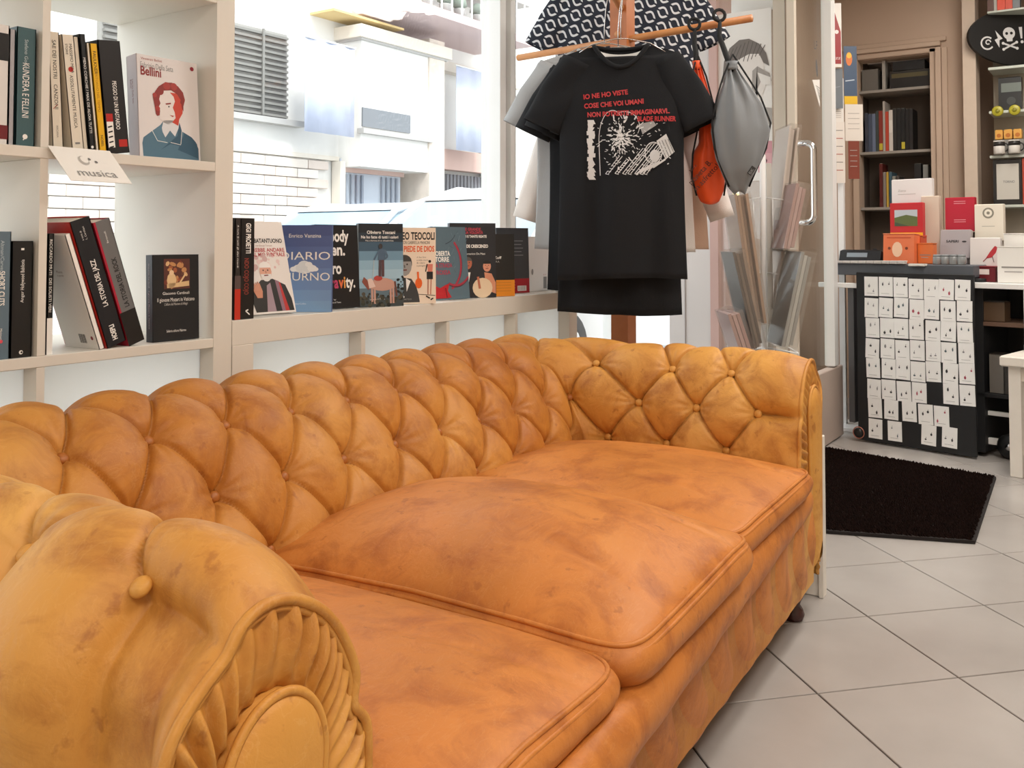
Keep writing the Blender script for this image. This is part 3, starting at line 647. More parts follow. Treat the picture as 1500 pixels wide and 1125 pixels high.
def cf_bellini(mb, M, d, h):
    P = lambda L: [(a*d, b*h*.93) for a, b in L]; blue = cm('4f7286'); dk = cm('33566c'); hair = cm('8e2a22'); red = cm('c8402a'); skin = cm('e8e0dc')
    mb.text('Vincenzo Bellini', .07*d, .95*h, .006, cm('a04038'), M); mb.text('Fabrizio Della Seta', .06*d, .872*h, .0135, cm('8a8a8a'), M, width=.53*d); mb.text('Bellini', .06*d, .80*h, .021, cm('8c1c18'), M, width=.33*d, bold=.025)
    mb.disc((.91*d, .935*h), .0052, cm('8e1c2c'), M, .0004)
    mb.poly(P([(.06, .005), (.05, .14), (.07, .20), (.20, .27), (.33, .33), (.40, .40), (.62, .40), (.68, .31), (.86, .25), (.95, .18), (.97, .05), (.97, .005)]), blue, M, .0003)
    mb.poly(P([(.62, .10), (.97, .02), (.97, .13), (.93, .20), (.86, .25), (.74, .29)]), dk, M, .0004)
    mb.poly(P([(.40, .40), (.36, .30), (.42, .22), (.50, .30), (.58, .24), (.66, .36), (.62, .42)]), cm('dcdde0'), M, .0005)
    mb.poly(P([(.20, .27), (.28, .17), (.44, .155), (.38, .26), (.36, .36), (.34, .345)]), cm('587c90'), M, .0006); mb.poly(P([(.66, .40), (.70, .30), (.68, .14), (.50, .155), (.34, .085), (.62, .25)]), dk, M, .0006)
    mb.poly(P([(.34, .42), (.33, .55), (.34, .66), (.42, .735), (.54, .75), (.66, .71), (.72, .62), (.71, .50), (.66, .44), (.66, .38), (.56, .40), (.48, .36), (.40, .38)]), skin, M, .0005)
    mb.poly(P([(.52, .71), (.66, .71), (.73, .60), (.72, .50), (.66, .43), (.64, .36), (.54, .39), (.60, .44), (.59, .50), (.56, .55), (.60, .62), (.58, .67)]), red, M, .0006)
    mb.poly(P([(.28, .46), (.26, .56), (.24, .64), (.28, .70), (.34, .76), (.44, .81), (.56, .82), (.66, .79), (.74, .73), (.77, .65), (.74, .58), (.735, .52), (.71, .56), (.70, .64), (.64, .70), (.54, .735), (.42, .72), (.36, .67), (.34, .62), (.36, .58), (.33, .54), (.35, .50), (.34, .45), (.30, .44)]), hair, M, .0008)
    for (cx, cy, r) in ((.30, .60, .05), (.31, .52, .04), (.36, .71, .06), (.47, .775, .06), (.59, .78, .055), (.68, .72, .05), (.72, .62, .035), (.27, .66, .035)): mb.disc((cx*d, cy*h*.93), r*d, cm('a8332a') if int(cx*100) % 2 else hair, M, .0010, 10)
    mb.poly(P([(.44, .585), (.53, .60), (.53, .585), (.45, .572)]), hair, M, .0009); mb.disc((.495*d, .516*h), .012*d, K_, M, .0009, 8); mb.poly(P([(.50, .465), (.58, .462), (.55, .448)]), cm('b03a2c'), M, .0009)
    mb.line((.21*d, .26*h), (.29*d, .165*h), .0012, W_, M, .0009); mb.line((.29*d, .165*h), (.45*d, .155*h), .0012, W_, M, .0009); mb.line((.67*d, .15*h), (.70*d, .30*h), .0012, W_, M, .0009); mb.line((.50*d, .16*h), (.67*d, .145*h), .0012, W_, M, .0009)
def sp_bell(mb, M, t, h): down(mb, M, t, 'Fabrizio Della Seta', h*.76, .0075, cm('a05048'), off=.003); down(mb, M, t, 'Bellini', h*.76, .0085, cm('8c1c18'), off=-.004)
def faced(label, pl, ang, d, t, h, cover, spine=None, lean=0, **k):   # pl: front-bottom-left corner; ang: direction of the cover's lower edge
    rz = ang-PI/2; loc = Vector((pl[0], pl[1], pl[2]))-Matrix.Rotation(rz, 3, 'Z') @ Vector((t*math.cos(lean), 0, 0))
    return book(label, t, d, h, cover, spine, tuple(loc), rz, lean, **k)
xb = xa(203, 1.845); faced('white book facing out with a red-haired man in a blue coat on its cover', (xb, 1.845, ZU), math.radians(-3), .157, .04, .235, 'e2dcda', 'e4d6d8', math.radians(5), sf=sp_bell, cf=cf_bellini, name='book')
# lower cells
LEAN = math.radians(18.5)
def s6(mb, M, t, h): down(mb, M, t, 'Altman/Carver', h*.93, .010, cm('b9c6cc')); down(mb, M, t, 'SHORT CUTS', h*.69, .0155, W_, h*.27, bold=.02); mb.disc((t/2, h*.14), .0035, cm('e05060'), M, .0004); down(mb, M, t, 'Minimum', h*.24, .006, W_)
x, w, h = spb(-8, 16.8, 339, ZL); book('slate blue book lettered in white cut by the left edge on the lower shelf', w, .13, h, '5f7380', None, (x, YB0, ZL), sf=s6)
def s7(mb, M, t, h): up(mb, M, t, 'Anger', h*.47, .009, W_); up(mb, M, t, 'Hollywood Babilonia', h*.58, .0105, W_, h*.26); mb.box((t/2, h*.93, .0003), (.006, .004, .0002), W_, M); mb.disc((t/2, h*.045), .004, W_, M, .0004); mb.disc((t/2+.001, h*.045), .002, K_, M, .0006)
x, w, h = spb(18.5, 49, 353, ZL); book('black book with small white vertical title beside the slate blue one', w, .13, h, '131313', None, (x, YB0, ZL), sf=s7)
def s8(mb, M, t, h): mb.poly([(0, 0), (t, 0), (t, h*.30), (0, h*.30)], W_, M, .0002); down(mb, M, t, 'RICCARDO MUTI  DEI SOLISTI VERI', h*.95, .008, W_, h*.60)
x, w, h = spb(71.2, 79.5, 342, ZL); book('narrow black and white spined book against the divider of the lower shelf', w, .14, h, '151515', None, (x, YB0, ZL), sf=s8)
def s9(mb, M, t, h): up(mb, M, t, 'LA STORIA DEL JAZZ', h*.31, .0155, W_, h*.37, off=.001, bold=.02); up(mb, M, t, 'HOEPLI', h*.04, .0155, W_, h*.12, bold=.04); up(mb, M, t, 'a cura di', h*.84, .006, W_, off=-.006); up(mb, M, t, 'L. Cerchiari', h*.84, .006, W_, off=.002)
def s10(mb, M, t, h): mb.poly([(0, 0), (t, 0), (t, h*.27), (0, h*.27)], K_, M, .0002); mb.poly([(t*.0, h*.27), (t*.12, h*.27), (t*.12, h), (0, h)], cm('b01c38'), M, .0003); up(mb, M, t, 'LA STORIA DEL ROCK', h*.30, .0155, K_, h*.40, off=.002, bold=.02); up(mb, M, t, 'Bertoncelli', h*.82, .006, W_)
# white book seen from its back cover, leaning in the bay
def bf_white(mb, M, d, h):
    for k in range(8): mb.line((.52*d+.003*k, .05*h), (.52*d+.003*k, .13*h), .0014 if k % 3 else .002, K_, M, .0003)
    mb.disc((.88*d, .10*h), .0045, cm('8e1c2c'), M, .0003); mb.text('Musica', .42*d, .67*h, .006, cm('a08878'), M); mb.text('e parole', .42*d, .64*h, .005, cm('a08878'), M)
x, w, h, a = leanset(150, 156.5, 104, 337, ZL); book('thin white book showing its back cover leaning against the jazz history', .012, .125, h*.97, 'f4f0ea', None, (x-.006, YB0-.006, ZL), roll=a, bf=bf_white)
x, w, h, a = leanset(165.5, 190, 113, 324, ZL); book('black-spined jazz history with white capitals leaning left on the lower shelf', w+.008, .16, h, 'c8281c', '14161c', (x-.0085, YB0, ZL), roll=a, sf=s9)
x, w, h, a = leanset(192, 216.5, 142.5, 325, ZL); book('grey-spined rock history with a black foot leaning on the jazz history', w, .16, h, 'a01c34', '6e6e6e', (x, YB0, ZL), roll=a, sf=s10)
def cf_moz(mb, M, d, h):
    x0, x1, y0, y1 = .24*d, .80*d, .60*h, .95*h; mb.poly([(x0, y0), (x1, y0), (x1, y1), (x0, y1)], cm('5a3028'), M, .0003)
    r = random.Random(4)
    for k in range(26):
        cx, cy = r.uniform(x0+.006, x1-.01), r.uniform(y0+.006, y1-.006); mb.disc((cx, cy), r.uniform(.003, .008), cm(r.choice(['c08a58', 'a05a38', '7a3c2c', 'd8b080', '6a4030'])), M, .0004+.00002*k, 8, ry=r.uniform(.003, .009), rot=r.random()*3)
    mb.disc((.40*d, .70*h), .012, cm('e0c090'), M, .0012, 10, ry=.018); mb.disc((.40*d, .79*h), .006, cm('e8c8a0'), M, .0013, 10); mb.poly([(.30*d, .61*h), (.78*d, .63*h), (.78*d, .69*h), (.50*d, .67*h), (.30*d, .66*h)], cm('d8b888'), M, .0012); mb.line((.58*d, .67*h), (.70*d, .77*h), .004, cm('e0c090'), M, .0013)
    mb.text('Giacomo Cardinali', .5*d, .535*h, .0065, W_, M, align='c'); mb.text('Il giovane Mozart in Vaticano', .5*d, .455*h, .009, W_, M, width=.80*d, align='c'); mb.text('L\u2019affaire del Miserere di Allegri', .5*d, .41*h, .006, cm('c8c4be'), M, width=.5*d, align='c'); mb.text('Sellerio editore Palermo', .5*d, .10*h, .006, W_, M, width=.42*d, align='c')
def sp_moz(mb, M, t, h): down(mb, M, t, 'Giacomo Cardinali   Il giovane Mozart in Vaticano', h*.9, .006, cm('b8b4ae'), h*.75)
faced('small black book facing out with a brown painting on its cover', (xa(226, 1.83), 1.83, ZL), math.radians(-4), .118, .026, .196, '14161a', '1c1f24', math.radians(2), sf=sp_moz, cf=cf_moz)
# shelf tag
tg = thing('shelf_tag', 'small white card reading musica clipped to the upper shelf edge', 'sign', (xa(118, 1.79), 1.797, 1.189))
mb = MB(); Mt = T(0, 0, 0) @ RX(math.radians(-32)); mb.box((0, -.002, -.038), (.135, .0012, .082), cm('efece6'), Mt @ Matrix(((1, 0, -.30, 0), (0, 1, 0, 0), (0, 0, 1, 0), (0, 0, 0, 1)))); mb.build('card', tg)
mb = MB(); Mp = Mt @ Matrix(((1, 0, 0, 0), (0, 0, -1, -.0032), (0, 1, 0, 0), (0, 0, 0, 1))) @ Matrix(((1, -.30, 0, 0), (0, 1, 0, 0), (0, 0, 1, 0), (0, 0, 0, 1)))
mb.text('musica', -.042, -.066, .017, cm('8a8a8a'), Mp, width=.085); mb.disc((-.01, -.028), .011, cm('b8b4ae'), Mp, .0003); mb.disc((-.008, -.026), .008, cm('efece6'), Mp, .0005); mb.disc((.004, -.024), .003, cm('707070'), Mp, .0006); mb.disc((.016, -.030), .003, cm('707070'), Mp, .0006); mb.build('lettering', tg)
# ------------------------------------------------ books on the ledge
ZT = .8125
def sp_g1(mb, M, t, h): mb.poly([(0, 0), (t, 0), (t, h*.30), (0, h*.30)], cm('c2301c'), M, .0003); mb.poly([(0, h*.30), (t, h*.30), (t, h*.43), (0, h*.43)], cm('5a4a48'), M, .0003); down(mb, M, t, 'A cura di tutti gli altri ricordi', h*.93, .007, W_, h*.42)
def sp_g2(mb, M, t, h): down(mb, M, t, 'GIGI PROIETTI', h*.95, .021, W_, h*.30, off=.003, bold=.03); down(mb, M, t, 'NDO COJO COJO', h*.60, .019, cm('8c3a30'), h*.36, off=-.002, bold=.02); mb.line((t*.4, h*.08), (t*.7, h*.04), .003, W_, M, .0004); mb.line((t*.4, h*.08), (t*.6, h*.09), .003, W_, M, .0004)
book('narrow black book with a red foot first on the window ledge', .0175, .13, .247, '2a2422', '2c2624', (1.494, 1.812, ZT), sf=sp_g1, group='ledge books')
book('black book with tall white and dull red spine lettering on the ledge', .042, .13, .247, '121212', '151312', (1.5125, 1.814, ZT), sf=sp_g2, group='ledge books')
def head(mb, M, d, h, cx, cy, r, skin, hairc=None, beard=None, z=.0006):
    mb.disc((cx*d, cy*h), r, cm(skin), M, z, 14, ry=r*1.3)
    if hairc: mb.poly([(cx*d+r*1.05*math.cos(a), cy*h+r*.25+r*1.15*math.sin(a)) for a in np.linspace(-.2, PI+.2, 10)], cm(hairc), M, z-.0001); mb.poly([(cx*d+r*1.0*math.cos(a), cy*h+r*.55+r*.85*math.sin(a)) for a in np.linspace(0, PI, 9)], cm(hairc), M, z+.0001)
    if beard: mb.poly([(cx*d+r*.9*math.cos(a), cy*h-r*.35+r*1.05*math.sin(a)) for a in np.linspace(PI, 2*PI, 9)], cm(beard), M, z+.0001)
    for s in (-1, 1): mb.disc((cx*d+s*r*.38, cy*h+r*.18), r*.12, cm('3a2620'), M, z+.0002, 6)
    mb.line((cx*d, cy*h+r*.1), (cx*d+r*.06, cy*h-r*.25), r*.16, cm('b07a60') if skin[0] != '9' else cm('606060'), M, z+.0002); mb.line((cx*d-r*.35, cy*h-r*.55), (cx*d+r*.35, cy*h-r*.52), r*.16, cm('7a3028'), M, z+.0003)
def cf_abat(mb, M, d, h):
    r = random.Random(3)
    for k in range(30): mb.disc((r.uniform(.05, .8)*d, r.uniform(.48, .63)*h), r.uniform(.003, .009), cm(r.choice(['e3c8c2', 'dcb8b4', 'e8d6cf', 'caa8a4'])), M, .0002+k*.00001, 7)
    mb.text('DIEGO ABATANTUONO', .94*d, .765*h, .0115, cm('2a2422'), M, width=1.0*d*.9, align='r', bold=.03); mb.text('con Giorgio Terruzzi', .55*d, .725*h, .0045, cm('9a6a60'), M, align='c')
    mb.text('SI POTREBBE ANDARE', .96*d, .665*h, .0105, cm('b02c2c'), M, width=.92*d, align='r', bold=.02); mb.text('TUTTI AL MIO FUNERALE', .96*d, .615*h, .0105, cm('b02c2c'), M, width=.92*d, align='r', bold=.02)
    mb.poly([(.20*d, .005), (.16*d, .12*h), (.12*d, .22*h), (.22*d, .27*h), (.38*d, .36*h), (.62*d, .37*h), (.86*d, .30*h), (.95*d, .15*h), (.97*d, .005)], cm('26221f'), M, .0005)
    mb.poly([(.42*d, .005), (.48*d, .30*h), (.56*d, .33*h), (.60*d, .005)], cm('a08890'), M, .0006); mb.poly([(.72*d, .005), (.66*d, .36*h), (.74*d, .34*h), (.82*d, .005)], cm('8e6a78'), M, .0006)
    mb.poly([(.79*d, .005), (.73*d, .33*h), (.76*d, .33*h), (.87*d, .005)], cm('b8302c'), M, .0007)
    head(mb, M, d, h, .50, .45, .019, 'd8a088', 'ece6e0', 'e0dcd8', .0009)
    mb.poly([(.26*d, .17*h), (.20*d, .25*h), (.24*d, .31*h), (.34*d, .33*h), (.38*d, .24*h), (.36*d, .17*h)], cm('cc8a6c'), M, .0012)
    for k in range(4): mb.line((.22*d+k*.005, .25*h), (.19*d+k*.006, .32*h+.002*k), .0035, cm('d09478'), M, .0013)
def cf_diario(mb, M, d, h):
    n = 8; cs = ['7fa4cc', '7a9cc8', '7392c2', '6a86b8', '6179ac', '586ca0', '4f6092', '485688']
    for k in range(n): mb.poly([(0, h*k/n), (d, h*k/n), (d, h*(k+1)/n), (0, h*(k+1)/n)], cm(cs[k]), M, .0002)
    mb.text('Enrico Vanzina', .53*d, .855*h, .0105, W_, M, width=.56*d, align='c'); mb.text('DIARIO', .97*d, .60*h, .022, W_, M, width=.88*d, align='r'); mb.text('DIURNO', .97*d, .36*h, .022, W_, M, width=.88*d, align='r')
    for cx, cy, r_ in ((.50, .505, .02), (.42, .50, .014), (.58, .51, .018), (.66, .50, .013), (.34, .49, .010), (.52, .54, .016), (.60, .545, .010), (.72, .49, .008), (.46, .485, .012), (.57, .485, .013)): mb.disc((cx*d, cy*h), r_, cm('f0f2f4' if r_ < .016 else 'e2e6ea'), M, .0008+cx*.0003, 12, ry=r_*.72)
    mb.text('HarperCollins', .45*d, .085*h, .0045, cm('d8e0ec'), M, align='c')
def cf_woody(mb, M, d, h):
    for s, y in (('Woody', .80), ('Allen.', .635), ('Zero', .415)): mb.text(s, .90*d-{'Woody': .12*d, 'Allen.': .22*d, 'Zero': .32*d}[s], y*h, .033, W_, M, align='r', width={'Woody': .70*d, 'Allen.': .66*d, 'Zero': .50*d}[s], bold=.03)
    x = .22*d; 
    for ch, c in (('Gr', 'b03050'), ('a', 'c04068'), ('v', 'e07040'), ('i', 'e8a050'), ('ty.', 'f2efe9')):
        v, f, w = text_geo(ch, .03); k = .033/.72*.74; mb.text(ch, x-.09*d, .245*h, .033, cm(c), M, width=w*k, bold=.03); x += w*k+.0008
    mb.disc((.40*d, .115*h), .004, W_, M, .0004); mb.disc((.40*d, .122*h), .004, cm('141212'), M, .0006); mb.text('La nave di Teseo', .40*d, .065*h, .0045, W_, M, align='c')
def cf_tosc(mb, M, d, h):
    cs = ['3c4648', '5e7480', '8fb0c2', '9fbfd0', '8fb2c6', '6f93aa', '3f5a6e', '24323e', '141c24']
    for k in range(9): mb.poly([(0, h*k/9), (d, h*k/9), (d, h*(k+1)/9), (0, h*(k+1)/9)], cm(cs[k]), M, .0002)
    mb.text('Oliviero Toscani', .50*d, .875*h, .0095, W_, M, width=.64*d, align='c', bold=.02); mb.text('Ne ho fatte di tutti i colori', .47*d, .82*h, .0085, W_, M, width=.84*d, align='c', bold=.02); mb.text('Vita e fortuna di un situazionista', .46*d, .785*h, .0045, W_, M, width=.64*d, align='c')
    r = random.Random(8)
    for k in range(50): mb.disc((r.random()*d, r.uniform(0, .16)*h), r.uniform(.003, .007), cm(r.choice(['20241e', '2c3026', '3a382c', '181a18', '4a4638'])), M, .0004+k*.00001, 7)
    for k in range(22): mb.disc((r.uniform(.86, 1.0)*d, r.uniform(.15, .36)*h), r.uniform(.002, .005), cm('242c2c'), M, .0006, 6)
    hs = cm('c49888'); hb = cm('8a4a3c')
    mb.disc((.52*d, .265*h), .040, hs, M, .0009, 16, ry=.019); mb.poly([(.28*d, .24*h), (.16*d, .33*h), (.10*d, .36*h), (.06*d, .30*h), (.10*d, .27*h), (.20*d, .20*h)], hb, M, .0010); mb.poly([(.22*d, .22*h), (.18*d, .33*h), (.28*d, .34*h), (.36*d, .24*h)], cm('e0c4b8'), M, .0011)
    for lx in (.28, .34, .70, .76): mb.line((lx*d, .24*h), (lx*d+.001, .035*h), .006, hs, M, .0008)
    mb.line((.80*d, .30*h), (.84*d, .12*h), .006, cm('6a4034'), M, .0012); mb.disc((.42*d, .34*h), .014, cm('b04038'), M, .0012, 10, ry=.008)
    mb.line((.46*d, .36*h), (.47*d, .56*h), .0085, cm('4a3a40'), M, .0013); mb.line((.53*d, .36*h), (.53*d, .56*h), .0085, cm('5a3c40'), M, .0013)
    mb.poly([(.42*d, .56*h), (.43*d, .68*h), (.50*d, .70*h), (.60*d, .68*h), (.58*d, .56*h)], cm('4c6278'), M, .0014); mb.line((.44*d, .67*h), (.33*d, .56*h), .005, cm('52687e'), M, .0015); mb.line((.59*d, .67*h), (.64*d, .60*h), .005, cm('52687e'), M, .0015); mb.line((.64*d, .60*h), (.58*d, .57*h), .005, cm('52687e'), M, .0015)
    mb.disc((.48*d, .725*h), .0062, cm('3a3434'), M, .0016, 10, ry=.008); mb.line((.33*d, .56*h), (.30*d, .33*h), .0012, cm('c8c8c0'), M, .0015); mb.text('La nave di Teseo', .40*d, .08*h, .005, W_, M, align='c')
def cf_teo(mb, M, d, h):
    mb.text('TEO TEOCOLI', .50*d, .845*h, .0225, cm('231f1c'), M, width=.94*d, align='c', bold=.03); mb.text('CON GABRIELLA MANCINI', .48*d, .785*h, .0095, cm('4a443e'), M, width=.72*d, align='c'); mb.text('EL PIEDE DE DIOS', .49*d, .685*h, .0175, cm('e0602c'), M, width=.94*d, align='c', bold=.03)
    for k, s in enumerate(('A San Siro', 'e mille storie', 'da ridere', 'e piangere')): mb.text(s, .50*d, .60*h-k*.0085, .0052, cm('8a8278'), M)
    mb.poly([(.0, .005), (.0, .30*h), (.12*d, .35*h), (.36*d, .33*h), (.48*d, .24*h), (.55*d, .12*h), (.58*d, .005)], cm('3a3a3a'), M, .0004); mb.poly([(.24*d, .16*h), (.22*d, .34*h), (.34*d, .30*h)], W_, M, .0006)
    head(mb, M, d, h, .18, .50, .024, '9c9894', '3e3c3a'); mb.disc((.55*d, .27*h), .0115, cm('e8641c'), M, .0008, 12, ry=.016); mb.line((.54*d, .30*h), (.53*d, .42*h), .006, cm('e8641c'), M, .0009)
    mb.line((.80*d, .38*h), (.79*d, .12*h), .0035, cm('b0705c'), M, .0006); mb.line((.88*d, .38*h), (.86*d, .12*h), .0035, cm('c07c64'), M, .0006); mb.poly([(.76*d, .32*h), (.76*d, .42*h), (.92*d, .42*h), (.92*d, .32*h)], cm('1e1c1c'), M, .0007); mb.poly([(.79*d, .42*h), (.77*d, .52*h), (.92*d, .52*h), (.91*d, .42*h)], cm('d8806c'), M, .0007); mb.line((.77*d, .52*h), (.73*d, .42*h), .0035, K_, M, .0008); mb.disc((.84*d, .555*h), .0045, K_, M, .0008)
    mb.line((.55*d, .125*h), (.98*d, .105*h), .0015, K_, M, .0006); mb.line((.74*d, .10*h), (.84*d, .07*h), .004, K_, M, .0006); mb.line((.86*d, .05*h), (.93*d, .07*h), .004, K_, M, .0006); mb.disc((.16*d, .095*h), .003, W_, M, .0006); mb.text('BALDINI+CASTOLDI', .16*d, .055*h, .0042, W_, M, align='c')
def cf_rob(mb, M, d, h):
    r = random.Random(5)
    for k in range(18):
        a = (r.uniform(.4, 1)*d, r.uniform(.3, .98)*h); mb.line(a, (a[0]+r.uniform(-.012, .012), a[1]+r.uniform(-.02, .02)), .0015, cm(r.choice(['6e828c', '485a64', '7a8e98'])), M, .0003)
    mb.text('ROBERTA', .50*d, .60*h, .0155, W_, M, width=.48*d, align='r', bold=.03); mb.text('TORRE', .46*d, .52*h, .0155, W_, M, width=.40*d, align='r', bold=.03); mb.text('LA STRADA', .54*d, .44*h, .014, cm('b03850'), M, width=.52*d, align='r', bold=.02); mb.text('ROSSA', .48*d, .345*h, .014, cm('b03850'), M, width=.40*d, align='r', bold=.02)
    def arc(cx, cy, rx, ry, a0, a1, w, c, z):
        P = [(cx*d+rx*d*math.cos(a), cy*h+ry*h*math.sin(a)) for a in np.linspace(a0, a1, 14)]
        for p, q in zip(P, P[1:]): mb.line(p, q, w, cm(c), M, z)
    arc(.30, .50, .50, .38, -1.2, .85, .0075, 'a83848', .0009); arc(.30, .50, .53, .385, -1.2, .7, .003, '33404a', .0008)
    arc(.62, .55, .50, .36, -2.0, -.75, .0065, 'a83848', .0010); arc(.62, .53, .50, .36, -2.0, -.75, .004, '5c3038', .0009); arc(.2, .95, .5, .2, -1.2, -.3, .0025, '33404a', .0007)
    mb.poly([(.0, .005), (.0, .20*h), (.14*d, .16*h), (.3*d, .20*h), (.42*d, .22*h), (.36*d, .12*h), (.46*d, .03*h), (.34*d, .005)], cm('b8242c'), M, .0012); mb.line((.30*d, .16*h), (.33*d, .03*h), .004, cm('7a1820'), M, .0013)
def cf_dec(mb, M, d, h):
    mb.text('COME GRANDE', .96*d*.7, .90*h, .0095, cm('b8384c'), M, width=.5*d, align='r', bold=.03); mb.text('FU LA SUA VOLONT\u00c0', .72*d, .855*h, .0095, cm('b8384c'), M, width=.60*d, align='r', bold=.03); mb.text('AMATISSIMI E TANTE RISATE', .80*d, .805*h, .0085, W_, M, width=.74*d, align='r', bold=.03)
    mb.text('LUCIANO DE CRESCENZO', .83*d, .67*h, .0105, W_, M, width=.78*d, align='r', bold=.04); mb.text('e Domenico De Masi', .76*d, .575*h, .007, W_, M, width=.5*d, align='r')
    mb.poly([(.25*d, .005), (.27*d, .36*h), (.42*d, .38*h), (.52*d, .30*h), (.52*d, .005)], cm('1f1c20'), M, .0004); mb.poly([(.37*d, .34*h), (.40*d, .20*h), (.44*d, .34*h)], W_, M, .0006); head(mb, M, d, h, .38, .46, .0155, 'b8684c', '5a5450')
    mb.disc((.70*d, .13*h), .036, cm('e2c8a8'), M, .0007, 16, ry=.034); mb.poly([(.78*d, .10*h), (.74*d, .34*h), (.90*d, .32*h), (.99*d, .20*h), (.99*d, .05*h)], cm('d08c6c'), M, .0006); head(mb, M, d, h, .80, .42, .0145, 'd89478', '16110f', None, .0009)
    mb.line((.60*d, .28*h), (.64*d, .12*h), .008, cm('b86c50'), M, .0011)
def cf_bo(mb, M, d, h):
    mb.poly([(0, 0), (d, 0), (d, .26*h), (0, .26*h)], cm('e28a14'), M, .0003)
    for k in range(4): mb.line((.45*d, (.22-.045*k)*h), (.9*d, (.22-.045*k)*h), .0015, cm('b87018'), M, .0005)
    head(mb, M, d, h, .32, .80, .0165, '9c9690', '2c2a28'); mb.poly([(.16*d, .70*h), (.30*d, .66*h), (.48*d, .71*h), (.42*d, .64*h), (.2*d, .64*h)], cm('7a7672'), M, .0006); mb.text('Dino Zoff', .18*d, .60*h, .009, W_, M, width=.46*d, bold=.02); mb.text('LA LETTERA', .12*d, .54*h, .007, cm('b0aca6'), M, width=.46*d); mb.disc((.30*d, .40*h), .010, cm('8a8480'), M, .0005)
    mb.poly([(.05*d, .005), (.08*d, .08*h), (.25*d, .13*h), (.45*d, .06*h), (.5*d, .005)], cm('2a2018'), M, .0006); mb.disc((.26*d, .16*h), .008, cm('3a2a20'), M, .0007, 10, ry=.011)
def cf_gr(mb, M, d, h):
    mb.poly([(0, 0), (d, 0), (d, .22*h), (0, .22*h)], cm('b0202c'), M, .0003)
    for k in range(5): mb.line((.30*d, (.80-.055*k)*h), ((.82-.05*(k % 2))*d, (.80-.055*k)*h), .0025, cm('9a9a9c'), M, .0004)
    for k in range(3): mb.line((.20*d, (.17-.045*k)*h), (.55*d, (.17-.045*k)*h), .0022, cm('dca0a0'), M, .0005)
    mb.poly([(.62*d, .03*h), (.90*d, .03*h), (.90*d, .11*h), (.62*d, .11*h)], W_, M, .0005)
    for k in range(6): mb.line(((.65+.04*k)*d, .04*h), ((.65+.04*k)*d, .10*h), .0015, K_, M, .0007)
D_ = math.radians
def gl(*a, **k): return faced(*a, group='ledge books', **k)
gl('white book facing out with a bearded man in a scarf first on the ledge', (1.565, 1.852, ZT), D_(-3), .158, .018, .246, 'e6dfd8', 'ded8d2', D_(15), cf=cf_abat)
gl('blue book with a white cloud facing out on the ledge', (1.722, 1.930, ZT), D_(-56), .155, .016, .234, '5a70a4', None, D_(1.5), cf=cf_diario)
gl('black book with big white words facing out on the ledge', (1.828, 1.872, ZT), D_(-7), .150, .026, .236, '131112', None, D_(4), cf=cf_woody)
gl('book with a man standing on a horse under a blue sky on the ledge', (1.978, 1.858, ZT), D_(-24), .140, .020, .242, '141c24', None, D_(2), cf=cf_tosc)
gl('cream book with black and orange title and a grey portrait on the ledge', (2.137, 1.853, ZT), D_(-30), .125, .018, .232, 'ecd9c4', 'd8c4b0', D_(1), cf=cf_teo)
gl('slate book with twisting red branches on the ledge', (2.338, 1.866, ZT), D_(-10), .152, .016, .238, '5a6e79', None, D_(6), cf=cf_rob)
gl('dark book with an elderly man and a dark-haired woman on the ledge', (2.465, 1.905, ZT), D_(-34), .165, .022, .252, '1f2026', '242c40', D_(2), cf=cf_dec)
gl('black book with an orange foot on the ledge', (2.590, 1.878, ZT), D_(-33), .135, .016, .216, '121110', None, D_(2), cf=cf_bo)
gl('charcoal book with a red foot at the far end of the ledge', (2.775, 1.928, ZT), D_(-18), .150, .022, .240, '45464a', None, D_(2), cf=cf_gr)
bx = thing('display_box', 'white cardboard box with faint grey marks at the far end of the ledge', 'box', (3.035, 1.955, ZT), D_(-8))
mb = MB(); mb.box((0, 0, .105), (.20, .10, .21), cm('eeeeee'), bev=.002); mb.build('carton', bx)
mb = MB(); Mb_ = Matrix(((1, 0, 0, -.1), (0, 0, -1, -.0505), (0, 1, 0, 0), (0, 0, 0, 1)))
mb.disc((.055, .075), .006, cm('9a9a9a'), Mb_, .0002, 10, ry=.012); mb.poly([(.12, .01), (.14, .01), (.14, .055), (.12, .055)], cm('8a8a8a'), Mb_, .0002); mb.text('A 12', .12, .06, .006, cm('c08080'), Mb_)
for k in range(3): mb.poly([(.003, .03+k*.06), (.008, .03+k*.06), (.008, .065+k*.06), (.003, .065+k*.06)], cm('6a6a6a'), Mb_, .0002)
mb.build('printed_marks', bx)
c2 = thing('small_box', 'tiny white carton beside the display box on the ledge end', 'box', (3.085, 1.835, ZT), D_(-10)); mb = MB(); mb.box((0, 0, .03), (.05, .04, .06), cm('e6e8ea'), bev=.002); mb.build('carton', c2); mb = MB(); mb.box((0, 0, .0615), (.052, .042, .003), cm('d8dadc')); mb.build('lid', c2)
dk = thing('dark_box', 'small dark carton in the last cell of the low shelf unit', 'box', (2.755, 1.915, .4085)); mb = MB(); mb.box((0, 0, .145), (.04, .10, .29), cm('4a3e3a'), bev=.002); mb.build('carton', dk); mb = MB(); mb.box((0, 0, .2915), (.042, .102, .003), cm('3a302c')); mb.build('lid', dk)
